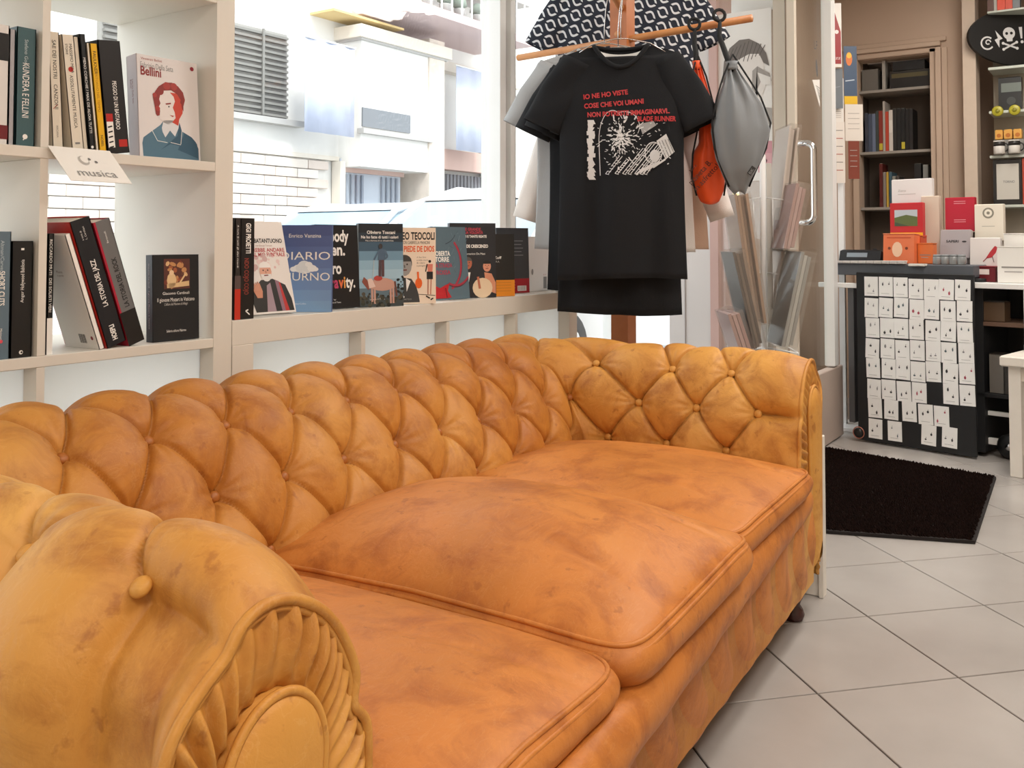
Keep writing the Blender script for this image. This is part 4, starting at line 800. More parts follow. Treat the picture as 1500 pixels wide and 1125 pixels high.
# ================================================================ COAT RACK WITH CLOTHES
RK = (3.17, 1.62)
rack = thing('clothes_rack', 'wooden clothes rack post with beech dowel arms behind the sofa corner', 'clothes rack', (RK[0], RK[1], 0))
M_POST = mat('orange brown varnished pine', 'bd7442', .4, color2='a8602f', scale=6)
mb = MB(); mb.box((0, 0, 1.02), (.07, .07, 1.98), M_POST, bev=.004); mb.build('post', rack)
mb = MB()
for a in range(4): mb.box((.17*math.cos(a*PI/2), .17*math.sin(a*PI/2), .02), (.30 if a % 2 == 0 else .05, .05 if a % 2 == 0 else .30, .04), M_POST, bev=.003)
mb.build('foot', rack)
BZ = 1.775; bd = Vector((-.06, -1, .015)).normalized()
def bar(a, b, r=.0135, nm='dowel'): m_ = MB(); m_.tube([a, b], r, M_WOOD, 14); return m_.build(nm, rack)
bar((.03, .50, BZ-.008), (-.03, -.52, BZ+.008)); bar((-.57, -.19, 1.905), (.12, .04, 1.885)); bar((-.045, -.0, 1.79), (-.038, 0, 1.79), .012, 'bolt')
def tee(label, key, c, loc, rz, w=.47, L=.74, depth=.075, slv=.26, mtl=None, name='t_shirt', seed=1, neck=.10, group='clothes on the rack', slope=.17, sleeve_drop=.17, fold=1.0, cat='shirt', trimcol=None):
    """a hanging shirt: torso tube with folds, two sleeves, collar band; local frame: x across, front at -y, origin at the collar"""
    o = thing(name, label, cat, loc, rz, group); m = mtl or mat(key, c, .9, sheen=.15, bump=.15, bscale=300)
    hw = w/2
    def front(x, z):     # local depth of the front surface
        t = min(1, max(0, -z/L)); e = max(0, 1-(abs(x)/hw)**2.6)
        return -(depth*(.35+.65*min(1, t*3.2))*e**.5*.62+fold*(.014*math.sin(x*34+seed+.8*math.sin(t*2))+.008*math.sin(x*63+seed*2+t*2)+.007*math.sin(x*22-t*7+seed))*min(1, max(0, t-.25)*2.2)*e+.004*math.sin(x*17+z*13+seed))
    NR = 40; NA = 56; vs = []; fs = []
    rings = []
    for k in range(NR+1):
        q = k/NR
        if q < .16:        # shoulders: widening from the neck
            s = q/.16; hwk = neck+(hw-neck)*s**.85; z0 = -.005-slope*w*.5*s**1.15
        else:
            s = (q-.16)/.84; hwk = hw*(1-.035*math.sin(PI*s))*(1+.02*s); z0 = -.005-slope*w*.5-(L-.005-slope*w*.5)*s
        ring = []
        for j in range(NA):
            a = 2*PI*j/NA; cx = math.cos(a); x = hwk*math.copysign(abs(cx)**.75, cx)
            d = front(x/hwk*hw*.999, z0)
            sgn = -math.sin(a)
            y = d*max(0, math.sin(a))**.5 if math.sin(a) > 0 else -depth*.5*abs(math.sin(a))**.6*(.4+.6*q)+depth*.9*abs(math.sin(a))**.6
            zz = z0
            if q < .16: zz = z0-(.078*(1-s)*(1-abs(cx)**2) if math.sin(a) > 0 else .012*(1-s)*(1-abs(cx)**2))
            zz += .012*math.sin(x*9+seed)*max(0, q-.8)*5*.5
            ring.append((x, y, zz))
        rings.append(ring)
    for r_ in rings: vs += r_
    for k in range(NR):
        for j in range(NA): fs.append((k*NA+j, k*NA+(j+1) % NA, (k+1)*NA+(j+1) % NA, (k+1)*NA+j))
    mb = MB(); mb.add(vs, fs, m, None, True); body = mb.build('body', o)
    sd = body.modifiers.new('thickness', 'SOLIDIFY'); sd.thickness = .0022
    for sx in (-1, 1):
        A = Vector((sx*(hw-.055), .0, .020-slope*w*.5)); B = Vector((sx*(hw-.055+.085+slv*.16), .006, .020-slope*w*.5-slv))
        ax = (B-A).normalized(); pr = ax.cross(Vector((0, 1, 0))).normalized()
        K = 14; N = 28; vs = []; fs = []
        for k in range(K+1):
            q = k/K; c_ = A.lerp(B, q); hh = (.052+.014*min(1, q*2))*(1.0 if slv < .35 else 1-.35*q); dd = .024+.010*q
            c_ = c_-Vector((sx*.012, 0, .035*(1-q)))
            for j in range(N):
                a = 2*PI*j/N; p = c_+pr*(hh*math.cos(a))+Vector((0, 1, 0))*(dd*math.sin(a)*(1+.12*math.sin(3*a+seed+q*3)))
                p = p+Vector((0, .004*math.sin(q*9+a*2+seed), 0)); vs.append(p)
        for k in range(K):
            for j in range(N): fs.append((k*N+j, k*N+(j+1) % N, (k+1)*N+(j+1) % N, (k+1)*N+j))
        mb = MB(); mb.add(vs, fs, m, None, True); s_ = mb.build('sleeve', o); sd = s_.modifiers.new('thickness', 'SOLIDIFY'); sd.thickness = .002
    mb = MB()     # collar band
    col = [(neck*1.04*math.cos(a), (-.028 if math.sin(a) > 0 else .022)*abs(math.sin(a))**.7, -.004-(.078 if math.sin(a) > 0 else .010)*(1-abs(math.cos(a))**2)) for a in np.linspace(0, 2*PI, 40)[:-1]]
    mb.tube(col, .0075, m, 8, closed=True); mb.build('collar', o)
    return o, front
def hanger(label, loc, rz, w=.40):
    o = thing('clothes_hanger', label, 'hanger', loc, rz, 'hangers'); 
    mb = MB(); P = [(.018*math.sin(a), 0, .185+.018*math.cos(a)) for a in np.linspace(-2.2, 2.2, 14)]; P = [(0, 0, 0), (0, 0, .06), (.006, 0, .13)]+P[::-1]; mb.tube(P, .0018, M_CHROME, 8); mb.build('hook', o)
    mb = MB(); mb.tube([(-w/2, 0, -.062), (-.10, 0, -.018), (-.02, 0, .0), (.02, 0, 0), (.10, 0, -.018), (w/2, 0, -.062)], .0022, M_CHROME, 8); mb.build('frame', o)
    return o
TR = -math.radians(64)           # shirts face the camera side
def tl(s_, side, z): return (RK[0]-.949*s_+.558*side, RK[1]-.316*s_-.83*side, z)
BLK = mat('black cotton jersey', '0f1115', .95, bump=.12, bscale=350)
t1, fr1 = tee('black printed t-shirt hanging in front on the rack with red and white print', 'black cotton', '15171a', tl(.40, .055, 1.675), TR, w=.43, L=.80, depth=.06, mtl=BLK, seed=1, neck=.088)
# white neck tape, size label and print following the front surface
def on_front(fr, mbk, eps=.003):
    nv = []
    for (x, y, z) in mbk.v: nv.append((x, fr(x, y)-eps, y))
    mbk.v = nv; return mbk
mb = MB(); P = [(.080*math.cos(a), .018*abs(math.sin(a))**.7-.006, -.010-.022*math.sin(a)) for a in np.linspace(0, PI, 16)]
for p, q in zip(P, P[1:]): mb.add([(p[0], p[1], p[2]), (q[0], q[1], q[2]), (q[0]*.92, q[1], q[2]-.014), (p[0]*.92, p[1], p[2]-.014)], [(0, 1, 2, 3)], cm('e8e6e2'))
mb.build('neck_tape', t1)
mb = MB(); mb.box((.0, .004, -.058), (.030, .0015, .024), cm('b8b4ae')); mb.box((.0, .0028, -.058), (.018, .001, .014), cm('e8e6e2')); mb.build('size_label', t1)
red = cm('b8282c'); wht = mat('white screen print', 'd4d4d4', .8)
tx = MB(); y0 = -.135
for s, x, y, w_, r_ in (('IO NE HO VISTE', -.125, -.190, .150, .10), ('COSE CHE VOI UMANI', -.123, -.222, .200, .07), ('NON POTRESTE IMMAGINARVI..', -.112, -.252, .275, .035), ('BLADE RUNNER', .055, -.268, .128, -.01)):
    tx.text(s, x, y, .0165, red, None, width=w_, rot=r_, bold=.035)
on_front(fr1, tx).build('slogan_print', t1)
pr = MB(); r = random.Random(11)
def pl(pts, m=wht): pr.poly(pts, m)
for k in range(16): pl([(-.112+r.uniform(-.004, .004), -.262-k*.0125), (-.092+r.uniform(-.006, .006), -.262-k*.0125), (-.090+r.uniform(-.008, .006), -.276-k*.0125), (-.110+r.uniform(-.005, .005), -.276-k*.0125)])
def arcl(cx, cy, rx, ry, a0, a1, w, n=16):
    Q = [(cx+rx*math.cos(a), cy+ry*math.sin(a)) for a in np.linspace(a0, a1, n)]
    for p, q in zip(Q, Q[1:]): pr.line(p, q, w, wht)
arcl(-.028, -.33, .046, .10, PI*.25, PI, .0022); pr.line((-.074, -.33), (-.070, -.45), .0025, wht); arcl(.012, -.285, .050, .05, -.5, PI*.65, .002)
for k in range(170):
    a = r.uniform(0, 2*PI); d_ = abs(r.gauss(0, .036)); cx, cy = .0+d_*math.cos(a)*1.0, -.322+d_*math.sin(a)*1.15; l = r.uniform(.004, .016); b = a+r.uniform(-.5, .5)
    pr.line((cx, cy), (cx+l*math.cos(b), cy+l*math.sin(b)), r.uniform(.0015, .0045), wht)
for k in range(110):
    cx, cy = r.uniform(-.06, .16), r.uniform(-.42, -.275); l = r.uniform(.002, .008); pr.line((cx, cy), (cx+l, cy+r.uniform(-.006, .006)), r.uniform(.001, .003), wht)
for k, (x0, l) in enumerate(((-.052, .075), (-.020, .06), (.005, .11), (.022, .13), (.045, .13), (.062, .12), (.075, .11))):
    for e in (0, .010): pr.line((x0+e, -.445), (x0+e+l*.62, -.445+l*.78), .0024, wht)
    for j in range(6): pr.line((x0+l*.09*j, -.445+l*.12*j), (x0+.012+l*.09*j, -.448+l*.12*j), .002, wht)
pl([(.118, -.335), (.150, -.312), (.178, -.372), (.148, -.398)]); pl([(.060, -.278), (.108, -.268), (.118, -.282), (.072, -.312)], cm('9a9a9a'))
for k in range(5): pr.line((.126+k*.010, -.335+k*.002), (.150+k*.009, -.392+k*.004), .0016, BLK)
arcl(.108, -.375, .028, .036, 0, 2*PI, .003, 22); pr.disc((.112, -.385), .017, wht, None, 0, 12, ry=.021)
for k in range(5): pr.line((.05+k*.014, -.448+k*.006), (.075+k*.018, -.425+k*.007), .006, wht)
on_front(fr1, pr, .0026).build('picture_print', t1)
hanger('wire hanger holding the printed black t-shirt', tl(.40, .055, 1.695), TR, w=.34)
t2, _ = tee('longer plain black t-shirt hanging behind the printed one', 'b', '121316', tl(.33, .035, 1.660), TR, w=.42, L=.905, depth=.05, mtl=BLK, seed=4, neck=.088)
t3, _ = tee('heather grey t-shirt whose sleeve shows left of the black ones', 'heather grey jersey', 'a4a5a6', tl(.20, -.035, 1.70), TR+.03, w=.50, L=.72, depth=.05, seed=6, neck=.09)
t5, _ = tee('black t-shirt hanging deep in the row with its hem showing at left', 'b', '121316', tl(.265, -.005, 1.665), TR, w=.44, L=.83, depth=.05, mtl=BLK, seed=12, neck=.088)
hanger('wire hanger at the back of the row of shirts', tl(.20, -.035, 1.72), TR); hanger('wire hanger holding the plain black t-shirt', tl(.33, .035, 1.68), TR, w=.34)
t4, _ = tee('off-white long-sleeved t-shirt showing left of the black shirts', 'off white cotton', 'e4dcd6', tl(.13, .015, 1.63), TR, w=.52, L=.66, depth=.05, seed=9, neck=.088, slv=.52)
t6, _ = tee('pale peach t-shirt seen right of the black shirts', 'pale peach cotton', 'd9b8a2', tl(.065, .07, 1.60), TR, w=.50, L=.62, depth=.045, seed=15, neck=.088)
# navy patterned shirt
def loops():
    m = bpy.data.materials.new('navy fabric with white loop pattern'); m.use_nodes = True; nt = m.node_tree; n = nt.nodes; L = nt.links; b = n['Principled BSDF']; b.inputs['Roughness'].default_value = .85
    tc = n.new('ShaderNodeTexCoord'); sx = n.new('ShaderNodeSeparateXYZ'); L.new(tc.outputs['Object'], sx.inputs[0])
    def M_(op, a, bb=None, c=None):
        x = n.new('ShaderNodeMath'); x.operation = op
        for k, v in enumerate((a, bb, c)):
            if v is None: continue
            if isinstance(v, (int, float)): x.inputs[k].default_value = v
            else: L.new(v, x.inputs[k])
        return x.outputs[0]
    X, Z = sx.outputs[0], sx.outputs[2]
    u = M_('MULTIPLY', M_('ADD', X, M_('MULTIPLY', Z, .35)), 17); v = M_('MULTIPLY', M_('SUBTRACT', Z, M_('MULTIPLY', X, .35)), 16)
    row = M_('FLOOR', v); u2 = M_('ADD', u, M_('MULTIPLY', row, .5))
    fu = M_('SUBTRACT', M_('FRACT', u2), .5); fv = M_('SUBTRACT', M_('FRACT', v), .5)
    au, av = M_('ABSOLUTE', fu), M_('ABSOLUTE', fv)
    p4 = M_('POWER', M_('ADD', M_('POWER', M_('MULTIPLY', au, 1.15), 3), M_('POWER', av, 3)), .3333)
    ring = M_('LESS_THAN', M_('ABSOLUTE', M_('SUBTRACT', p4, .34)), .075)
    gap = M_('GREATER_THAN', M_('ABSOLUTE', M_('ADD', fu, M_('MULTIPLY', fv, .8))), .09)
    f = M_('MULTIPLY', ring, gap); mx = n.new('ShaderNodeMix'); mx.data_type = 'RGBA'; L.new(f, mx.inputs[0]); mx.inputs[6].default_value = lin('1c2230'); mx.inputs[7].default_value = lin('d4d6da'); L.new(mx.outputs[2], b.inputs['Base Color']); return m
t7, _ = tee('navy shirt with white loop pattern hanging high behind the rack post', 'x', '1c2230', (3.42, 1.73, 2.10), TR+.02, w=.60, L=.56, mtl=loops(), seed=21, neck=.09, name='patterned_shirt', depth=.09)
hanger('wire hanger holding the patterned navy shirt', (3.42, 1.73, 2.12), TR)
# drawstring bags
def dbag(label, key, c, top, bot, wid, dep, rz, prof, hang, seed, prn=None, name='drawstring_bag', fold=.006):
    o = thing(name, label, 'bag', bot, rz, 'drawstring bags on the dowel'); m = mat(key, c, .55, sheen=.2); H = top-bot[2]
    K = 44; N = 48; vs = []; fs = []; offs = []
    for k in range(K+1):
        q = k/K; w = np.interp(q, [p[0] for p in prof], [p[1] for p in prof])*wid; ox = np.interp(q, [p[0] for p in prof], [p[2] for p in prof])*wid
        dd = dep*(math.sin(PI*min(1, .10+q*.9))**.7); dd = max(dd, .012)*min(1, w/wid*1.6+.15)
        for j in range(N):
            a = 2*PI*j/N; rip = fold*(math.sin(9*a+seed+q*2)*q**1.2*1.3+.6*math.sin(4*a+q*7+seed))
            x = ox+w*math.cos(a)*(1+rip*2); y = (dd+rip*1.2)*math.sin(a); vs.append((x, y, q*H+.006*math.sin(a*2+seed)))
        offs.append((ox, w, dd))
    for k in range(K):
        for j in range(N): fs.append((k*N+j, k*N+(j+1) % N, (k+1)*N+(j+1) % N, (k+1)*N+j))
    fs.append(tuple(range(N-1, -1, -1))); mb = MB(); mb.add(vs, fs, m, None, True); mb.build('sack', o)
    cord = mat('black cord', '141414', .8)
    tox = offs[-1][0]; tw = offs[-1][1]
    mb = MB(); hz = hang[2]-bot[2]; hv = Matrix.Rotation(-rz, 3, 'Z') @ Vector((hang[0]-bot[0], hang[1]-bot[1], 0))
    mb.tube([(tox, 0, H-.015), (tox*.4+hv.x*.6, hv.y*.4, H+.05), (hv.x, hv.y, hz-.075), (hv.x+.002, hv.y, hz-.02)], [.010, .010, .009, .0065], cord, 8)
    mb.tube([(hv.x+.020*math.sin(a), hv.y, hz+.020*math.cos(a)) for a in np.linspace(0, 2*PI, 14)[:-1]], .006, cord, 8, closed=True); mb.build('cord_loop', o)
    for s in (-1, 1):
        P = [(tox, -.01, H+.04)]
        for q in (.92, .75, .55, .35, .18, .05):
            k = int(q*K); P.append((offs[k][0]+s*(offs[k][1]+.004), -.012, q*H))
        mb = MB(); mb.tube(P, .0032, cord, 6); mb.build('drawstring', o)
    mb = MB(); mb.lathe([(tw*1.0, 0), (tw*1.15, .008), (tw*.95, .016), (tw*1.25, .028)], m, 18, T(tox, 0, H-.012)); mb.build('gathered_mouth', o)
    if prn: prn(o)
    return o
CR = HEAD-PI/2       # facing the shop
def prn_o(o):
    mb = MB(); Mp = Matrix(((1, 0, 0, .0), (0, 0, -1, -.046), (0, 1, 0, 0), (0, 0, 0, 1))) @ T(-.052, .035, 0) @ RZ(math.radians(47)); ik = cm('4a2418')
    mb.text('pianeta B.', .004, .030, .020, ik, Mp, width=.105); mb.text('in asfretto!', .0, .003, .020, ik, Mp, width=.115); mb.text('Nove', .035, .062, .010, ik, Mp, width=.03); mb.build('lettering', o)
gx = Vector((math.sin(HEAD), -math.cos(HEAD), 0)); fw = Vector((math.cos(HEAD), math.sin(HEAD), 0))
def at3(u, v, z): return fw*z+gx*((u-750)/1360*z)+Vector((0, 0, 1+(355-v)/1360*z))
b1 = at3(1040, 297, 3.22); dbag('slim orange drawstring bag with dark lettering hanging from the dowel', 'orange nylon', 'f0561a', at3(1018, 95, 3.22).z, tuple(b1), .060, .045, CR, [(0, .55, 0), (.08, .85, -.02), (.22, 1.0, -.10), (.36, .9, -.02), (.42, .55, -.05), (.6, .50, -.12), (.85, .42, -.55), (1, .22, -.70)], at3(1019, 33, 3.27), 2, prn_o)
def prn_g(o):
    mb = MB(); Mp = Matrix(((1, 0, 0, .03), (0, 0, -1, -.050), (0, 1, 0, .055), (0, 0, 0, 1))) @ RZ(math.radians(55)); mb.poly([(0, 0), (.030, 0), (.030, .016), (0, .016)], cm('222222'), Mp, -.002); mb.text('BK', .003, .003, .010, cm('8a8a8a'), Mp, width=.02); mb.build('woven_label', o)
b2 = at3(1082, 283, 3.10); dbag('full grey drawstring bag with black cords hanging at the dowel end', 'grey satin nylon', '777b7e', at3(1074, 96, 3.10).z, tuple(b2), .098, .058, CR, [(0, .18, .05), (.06, .34, -.02), (.28, .78, .03), (.5, 1.0, .10), (.7, .82, .05), (.88, .42, -.08), (1, .18, -.18)], at3(1056, 20, 3.22), 5, prn_g, fold=.007)
# ================================================================ POSTCARD / PRINT SPINNER
sp_p = fw*3.85+gx*((1118-750)/1360*3.85)
spin = thing('print_spinner', 'white wire spinner rack with plastic sleeved prints beyond the far arm', 'display rack', (sp_p.x, sp_p.y, 0), CR)
mb = MB(); mb.lathe([(.20, 0), (.20, .012), (.02, .02), (.012, .03)], M_PAINT, 28); mb.build('base', spin)
mb = MB(); mb.lathe([(.013, .02), (.013, 1.36), (.007, 1.37)], M_PAINT, 14); mb.build('pole', spin)
mb = MB(); mb.box((.030, .02, .72), (.022, .012, 1.22), mat('clear ribbed acrylic', 'd4d0c8', .3, trans=.25), bev=.002); mb.build('spine_strip', spin)
for z in (.55, .86, 1.17):
    mb = MB()
    for s in (-1, 1):
        mb.tube([(s*.012, 0, z+.015), (s*.125, -.05, z-.002), (s*.125, -.05, z-.03)], .0028, M_PAINT, 6); mb.tube([(s*.125, -.05, z-.002), (s*.125, .12, z+.01), (s*.012, .10, z+.02)], .0028, M_PAINT, 6); mb.tube([(s*.04, 0, z-.17), (s*.04, 0, z+.01)], .0025, M_PAINT, 6)
    w_ = mb.build('wire_tier', spin)
pm = {'kraft': ('9c7f68', 'ab8c72'), 'rose': ('b0908a', 'bfa29c'), 'pale': ('d2c8be', 'c4b8ac'), 'dark': ('4a4038', '6a5c50'), 'grey': ('9a9c98', 'b8bab4')}
def spr(label, k, u0, v0, u1, v1, z, n, wide, dep=.20):   # a bundle standing tilted in a tier: top (u0,v0), foot (u1,v1)
    A = at3(u0, v0, z); B = at3(u1, v1, z); o = thing('sleeved_print', label, 'print', tuple(B), CR, 'sleeved prints in the spinner')
    d = A-B; a = math.atan2((Matrix.Rotation(-CR, 3, 'Z') @ d).x, d.z); L_ = d.length; th = wide/n
    for i in range(n):
        mb = MB(); mb.box((-wide/2+th*(i+.5), .01+.012*(i % 3), L_/2-.004*(i % 2)), (th*.72, dep, L_-.012*(i % 3)), mat('print '+k+str(i % 2), pm[k][i % 2], .5), RY(a)); mb.build('sheet', o)
    mb = MB(); mb.box((0, 0, L_/2), (wide+.004, dep+.03, L_+.012), glassy('cellophane sleeve', (.93, .92, .91), .16, .12), RY(a)); mb.build('clear_sleeve', o)
spr('kraft brown sleeved prints in the upper left tier', 'kraft', 1078, 285, 1103, 470, 3.80, 4, .060)
spr('dark brown sleeved prints in the lower left tier', 'dark', 1072, 368, 1102, 505, 3.70, 3, .045)
spr('rosy sleeved prints at the lowest left of the spinner', 'rose', 1066, 455, 1090, 530, 3.62, 3, .055)
spr('tall pale sleeved prints rising at the upper right', 'pale', 1156, 188, 1134, 366, 3.92, 4, .045)
spr('rosy sleeved prints below the door handle', 'rose', 1166, 272, 1146, 365, 3.78, 3, .055)
spr('pale sleeved prints in the middle right tier', 'pale', 1144, 368, 1134, 450, 3.90, 3, .050)
spr('grey sleeved prints slanting out at the lower right', 'grey', 1172, 370, 1142, 505, 3.68, 3, .055)
# poster behind the glass
po = thing('portrait_poster', 'grey poster of a dark-haired person pointing hung on the door glass', 'poster', (4.415, 1.585, 1.30))
Mq = Matrix(((0, 0, -1, -.004), (-1, 0, 0, .135), (0, 1, 0, 0), (0, 0, 0, 1)))
mb = MB(); mb.box((0, 0, .42), (.004, .27, .84), cm('e2dfda')); mb.build('sheet', po)
mb = MB(); hc = cm('6e6660'); 
mb.poly([(.02, .50), (.03, .60), (.06, .665), (.11, .70), (.16, .70), (.21, .67), (.245, .62), (.26, .555), (.23, .575), (.21, .62), (.16, .625), (.10, .60), (.075, .56), (.06, .50), (.04, .47)], hc, Mq, .0005)
for k in range(9): mb.line((.05+.02*k, .60+.012*math.sin(k)), (.08+.02*k, .69-.012*abs(k-4)*.6), .004, cm('544c46'), Mq, .0008)
mb.poly([(.06, .50), (.08, .56), (.10, .60), (.16, .625), (.21, .62), (.23, .575), (.24, .46), (.20, .36), (.12, .34), (.07, .40)], cm('d8d2cc'), Mq, .0004)
mb.poly([(.175, .54), (.20, .56), (.26, .52), (.27, .48), (.22, .49), (.195, .44), (.185, .38), (.20, .36), (.17, .42)], cm('9a948e'), Mq, .0009); mb.poly([(.20, .53), (.265, .50), (.268, .46), (.22, .47)], cm('dad6d0'), Mq, .0011); mb.poly([(.21, .28), (.27, .27), (.27, .35), (.21, .36)], cm('a8a29c'), Mq, .0007)
mb.poly([(.03, .15), (.27, .13), (.27, .19), (.03, .205)], cm('c89098'), Mq, .0006); mb.text('P', .225, .075, .03, cm('c87888'), Mq, width=.02); mb.poly([(.20, .04), (.27, .035), (.27, .14), (.20, .145)], cm('d0a0a4'), Mq, .0004); mb.text('OP', .16, .15, .03, W_, Mq, z=.0009)
mb.build('poster_print', po)
# ================================================================ DOORMAT, WHITE PANEL
dm = thing('doormat', 'dark brown rectangular doormat lying on the pale tiles by the door', 'doormat', (0, 0, 0))
cn = [(4.62, 1.255), (4.423, .516), (3.438, .469), (3.30, .94)]
cn = [(4.60, 1.27), (4.423, .510), (3.438, .462), (3.17, 1.19)]
dm.location = (4.0, .85, 0); M_MAT = mat('dark brown coir pile', '241713', 1.0, color2='170f0c', scale=60, bump=.6, bscale=500, spec=.05)
mb = MB(); top = [(x-4.0, y-.85, .012) for x, y in cn]; bot = [(x, y, .0012) for x, y, z in top]; mb.add(bot+top, [(0, 1, 2, 3), (7, 6, 5, 4)]+[(i, (i+1) % 4, (i+1) % 4+4, i+4) for i in range(4)], mat('black rubber mat edge', '1a1413', .9)); mb.build('rubber_backing', dm)
def mp_(u, v): a = Vector(cn[3]).lerp(Vector(cn[0]), u); b = Vector(cn[2]).lerp(Vector(cn[1]), u); return a.lerp(b, v)
mb = MB(); r = random.Random(2)
for i in range(150):
    for j in range(95):
        p = mp_((i+r.random())/150*.985+.008, (j+r.random())/95*.97+.015); x, y = p.x-4.0, p.y-.85; s = .0055; h_ = .021+r.uniform(-.004, .003); dx, dy = r.uniform(-.005, .005), r.uniform(-.005, .005)
        mb.add([(x-s, y-s, .0115), (x+s, y-s, .0115), (x, y+s, .0115), (x+dx, y+dy, h_)], [(0, 1, 3), (1, 2, 3), (2, 0, 3)], M_MAT)
o = mb.build('pile', dm); o['kind'] = 'stuff'
wp = thing('leaning_board', 'thin white wooden board standing upright against the far arm of the sofa', 'panel', (2.70, .80, 0), math.radians(3.2))
M_CREAM = mat('aged white paint', 'e2dcd2', .5, var=.03, scale=12)
mb = MB(); mb.box((0, .13, .235), (.028, .34, .47), M_CREAM, bev=.003); mb.build('board', wp); mb = MB(); mb.box((-.004, -.045, .225), (.040, .012, .45), M_CREAM, bev=.002); mb.build('edge_strip', wp)
mb = MB(); mb.box((.020, .0, .14), (.010, .02, .09), cm('d8c0bc'), bev=.002); mb.build('hinge_plate', wp)
# ================================================================ COUNTER WALL
def ctr_pt(u, v=None, Z=0, z=None): p = at3(u, 355, z); return p
# black display board hung on the counter front
A = Vector((4.912, 1.172, 0)); B = Vector((4.80, .621, 0)); bdir = (B-A).normalized(); brz = math.atan2(bdir.y, bdir.x); BW = (B-A).length
ct = thing('shop_counter', 'black shop counter with dark grey top band carrying books and boxes', 'counter', (A.x, A.y, 0), brz)
M_DG = mat('dark grey counter edge', '54585e', .5); M_BK = mat('matt black panel', '17181a', .6)
mb = MB(); mb.box((BW/2+.0, .30, .425), (BW+.02, .50, .81), M_BK, bev=.004); mb.build('carcass', ct)
mb = MB(); mb.box((BW/2-.10, .30, .862), (BW+.16, .56, .06), M_DG, bev=.004); mb.build('top_board', ct)
mb = MB(); mb.box((-.10, -.012, .78), (.22, .03, .025), M_PAINT, bev=.003); mb.build('front_rail', ct); mb = MB(); mb.box((-.055, .04, .43), (.03, .05, .70), cm('5a5a5c'), bev=.003); mb.build('side_post', ct)
bd_ = thing('earring_board', 'black board covered with rows of clear cards on the counter front', 'display board', (A.x, A.y, 0), brz)
bd_.location = tuple(A+Vector((bdir.y, -bdir.x, 0))*.028)
mb = MB(); mb.box((BW/2, 0, .43), (BW, .014, .84), M_BK, bev=.003); mb.build('panel', bd_)
M_CARD = mat('white jewellery card', 'f2f2f0', .45, var=.03, scale=9); M_BAG = glassy('clear card bag', (.96, .96, .96), .10, .15)
rows = [[0, 1, 2, 3, 4, 5, 6]]*5+[[0, 1, 2, 3, 5, 6], [0, 1.15, 2.3, 3.4, 4.4], [0, 1.3, 3.5, 4.8]]
r = random.Random(6); cnum = 0; cme = None
for ri, rw in enumerate(rows):
    for ci in rw:
        x = .075+ci*.0735+ri*.002+r.uniform(-.003, .003); z = .782-ri*.1010+r.uniform(-.004, .004)-(.012*ci/6 if ri > 5 else .004)+ci*.004*(ri/7)
        card = thing('jewellery_card', 'white jewellery card on the black board, %s row from the top, %s from the left' % ('first second third fourth fifth sixth seventh eighth'.split()[ri], 'first second third fourth fifth sixth seventh'.split()[rw.index(ci)]), 'card', group='jewellery cards on the black board')
        card.matrix_world = Matrix.Translation(bd_.location) @ RZ(brz) @ T(x, -.0085, z) @ RY(r.uniform(-.035, .035))
        mb = MB(); mb.box((0, 0, 0), (.069, .0016, .096), M_CARD); mb.build('card', card)
        mb = MB(); col = cm(r.choice(['3a3a3c', '2a2a2c', '8a8a8c', '5a6a70', 'b05060', '3a3a3c', '46464a'])); kx = r.uniform(-.012, .012)
        Mk = Matrix(((1, 0, 0, 0), (0, 0, -1, -.0012), (0, 1, 0, 0), (0, 0, 0, 1)))
        for s in (-1, 1):
            xx, yy = s*r.uniform(.008, .020), r.uniform(-.025, .02); mb.disc((xx, yy), r.uniform(.003, .006), col, Mk, .0003, 8, ry=r.uniform(.003, .009)); mb.line((xx, yy), (xx+.002, yy+.012), .0015, col, Mk, .0003)
        mb.line((-.022, -.034), (.018, -.034), .0015, cm('9a9a9a'), Mk, .0003); mb.build('earring_pair', card)
        cnum += 1
rg = thing('ring_charm', 'small copper ring hanging at the lower left corner of the black board', 'ring', group='') if False else None
mb = MB(); mb.tube([(.004+.028*math.cos(a), -.012, .045+.028*math.sin(a)) for a in np.linspace(0, 2*PI, 24)[:-1]], .0030, mat('copper', 'c08070', .3, metal=.6), 8, closed=True); mb.build('caster_ring', bd_)
mb = MB(); mb.lathe([(.022, 0), (.024, .006), (.010, .012)], M_BLACK, 18, T(.004, -.010, .045) @ RX(PI/2)); mb.build('caster', bd_)
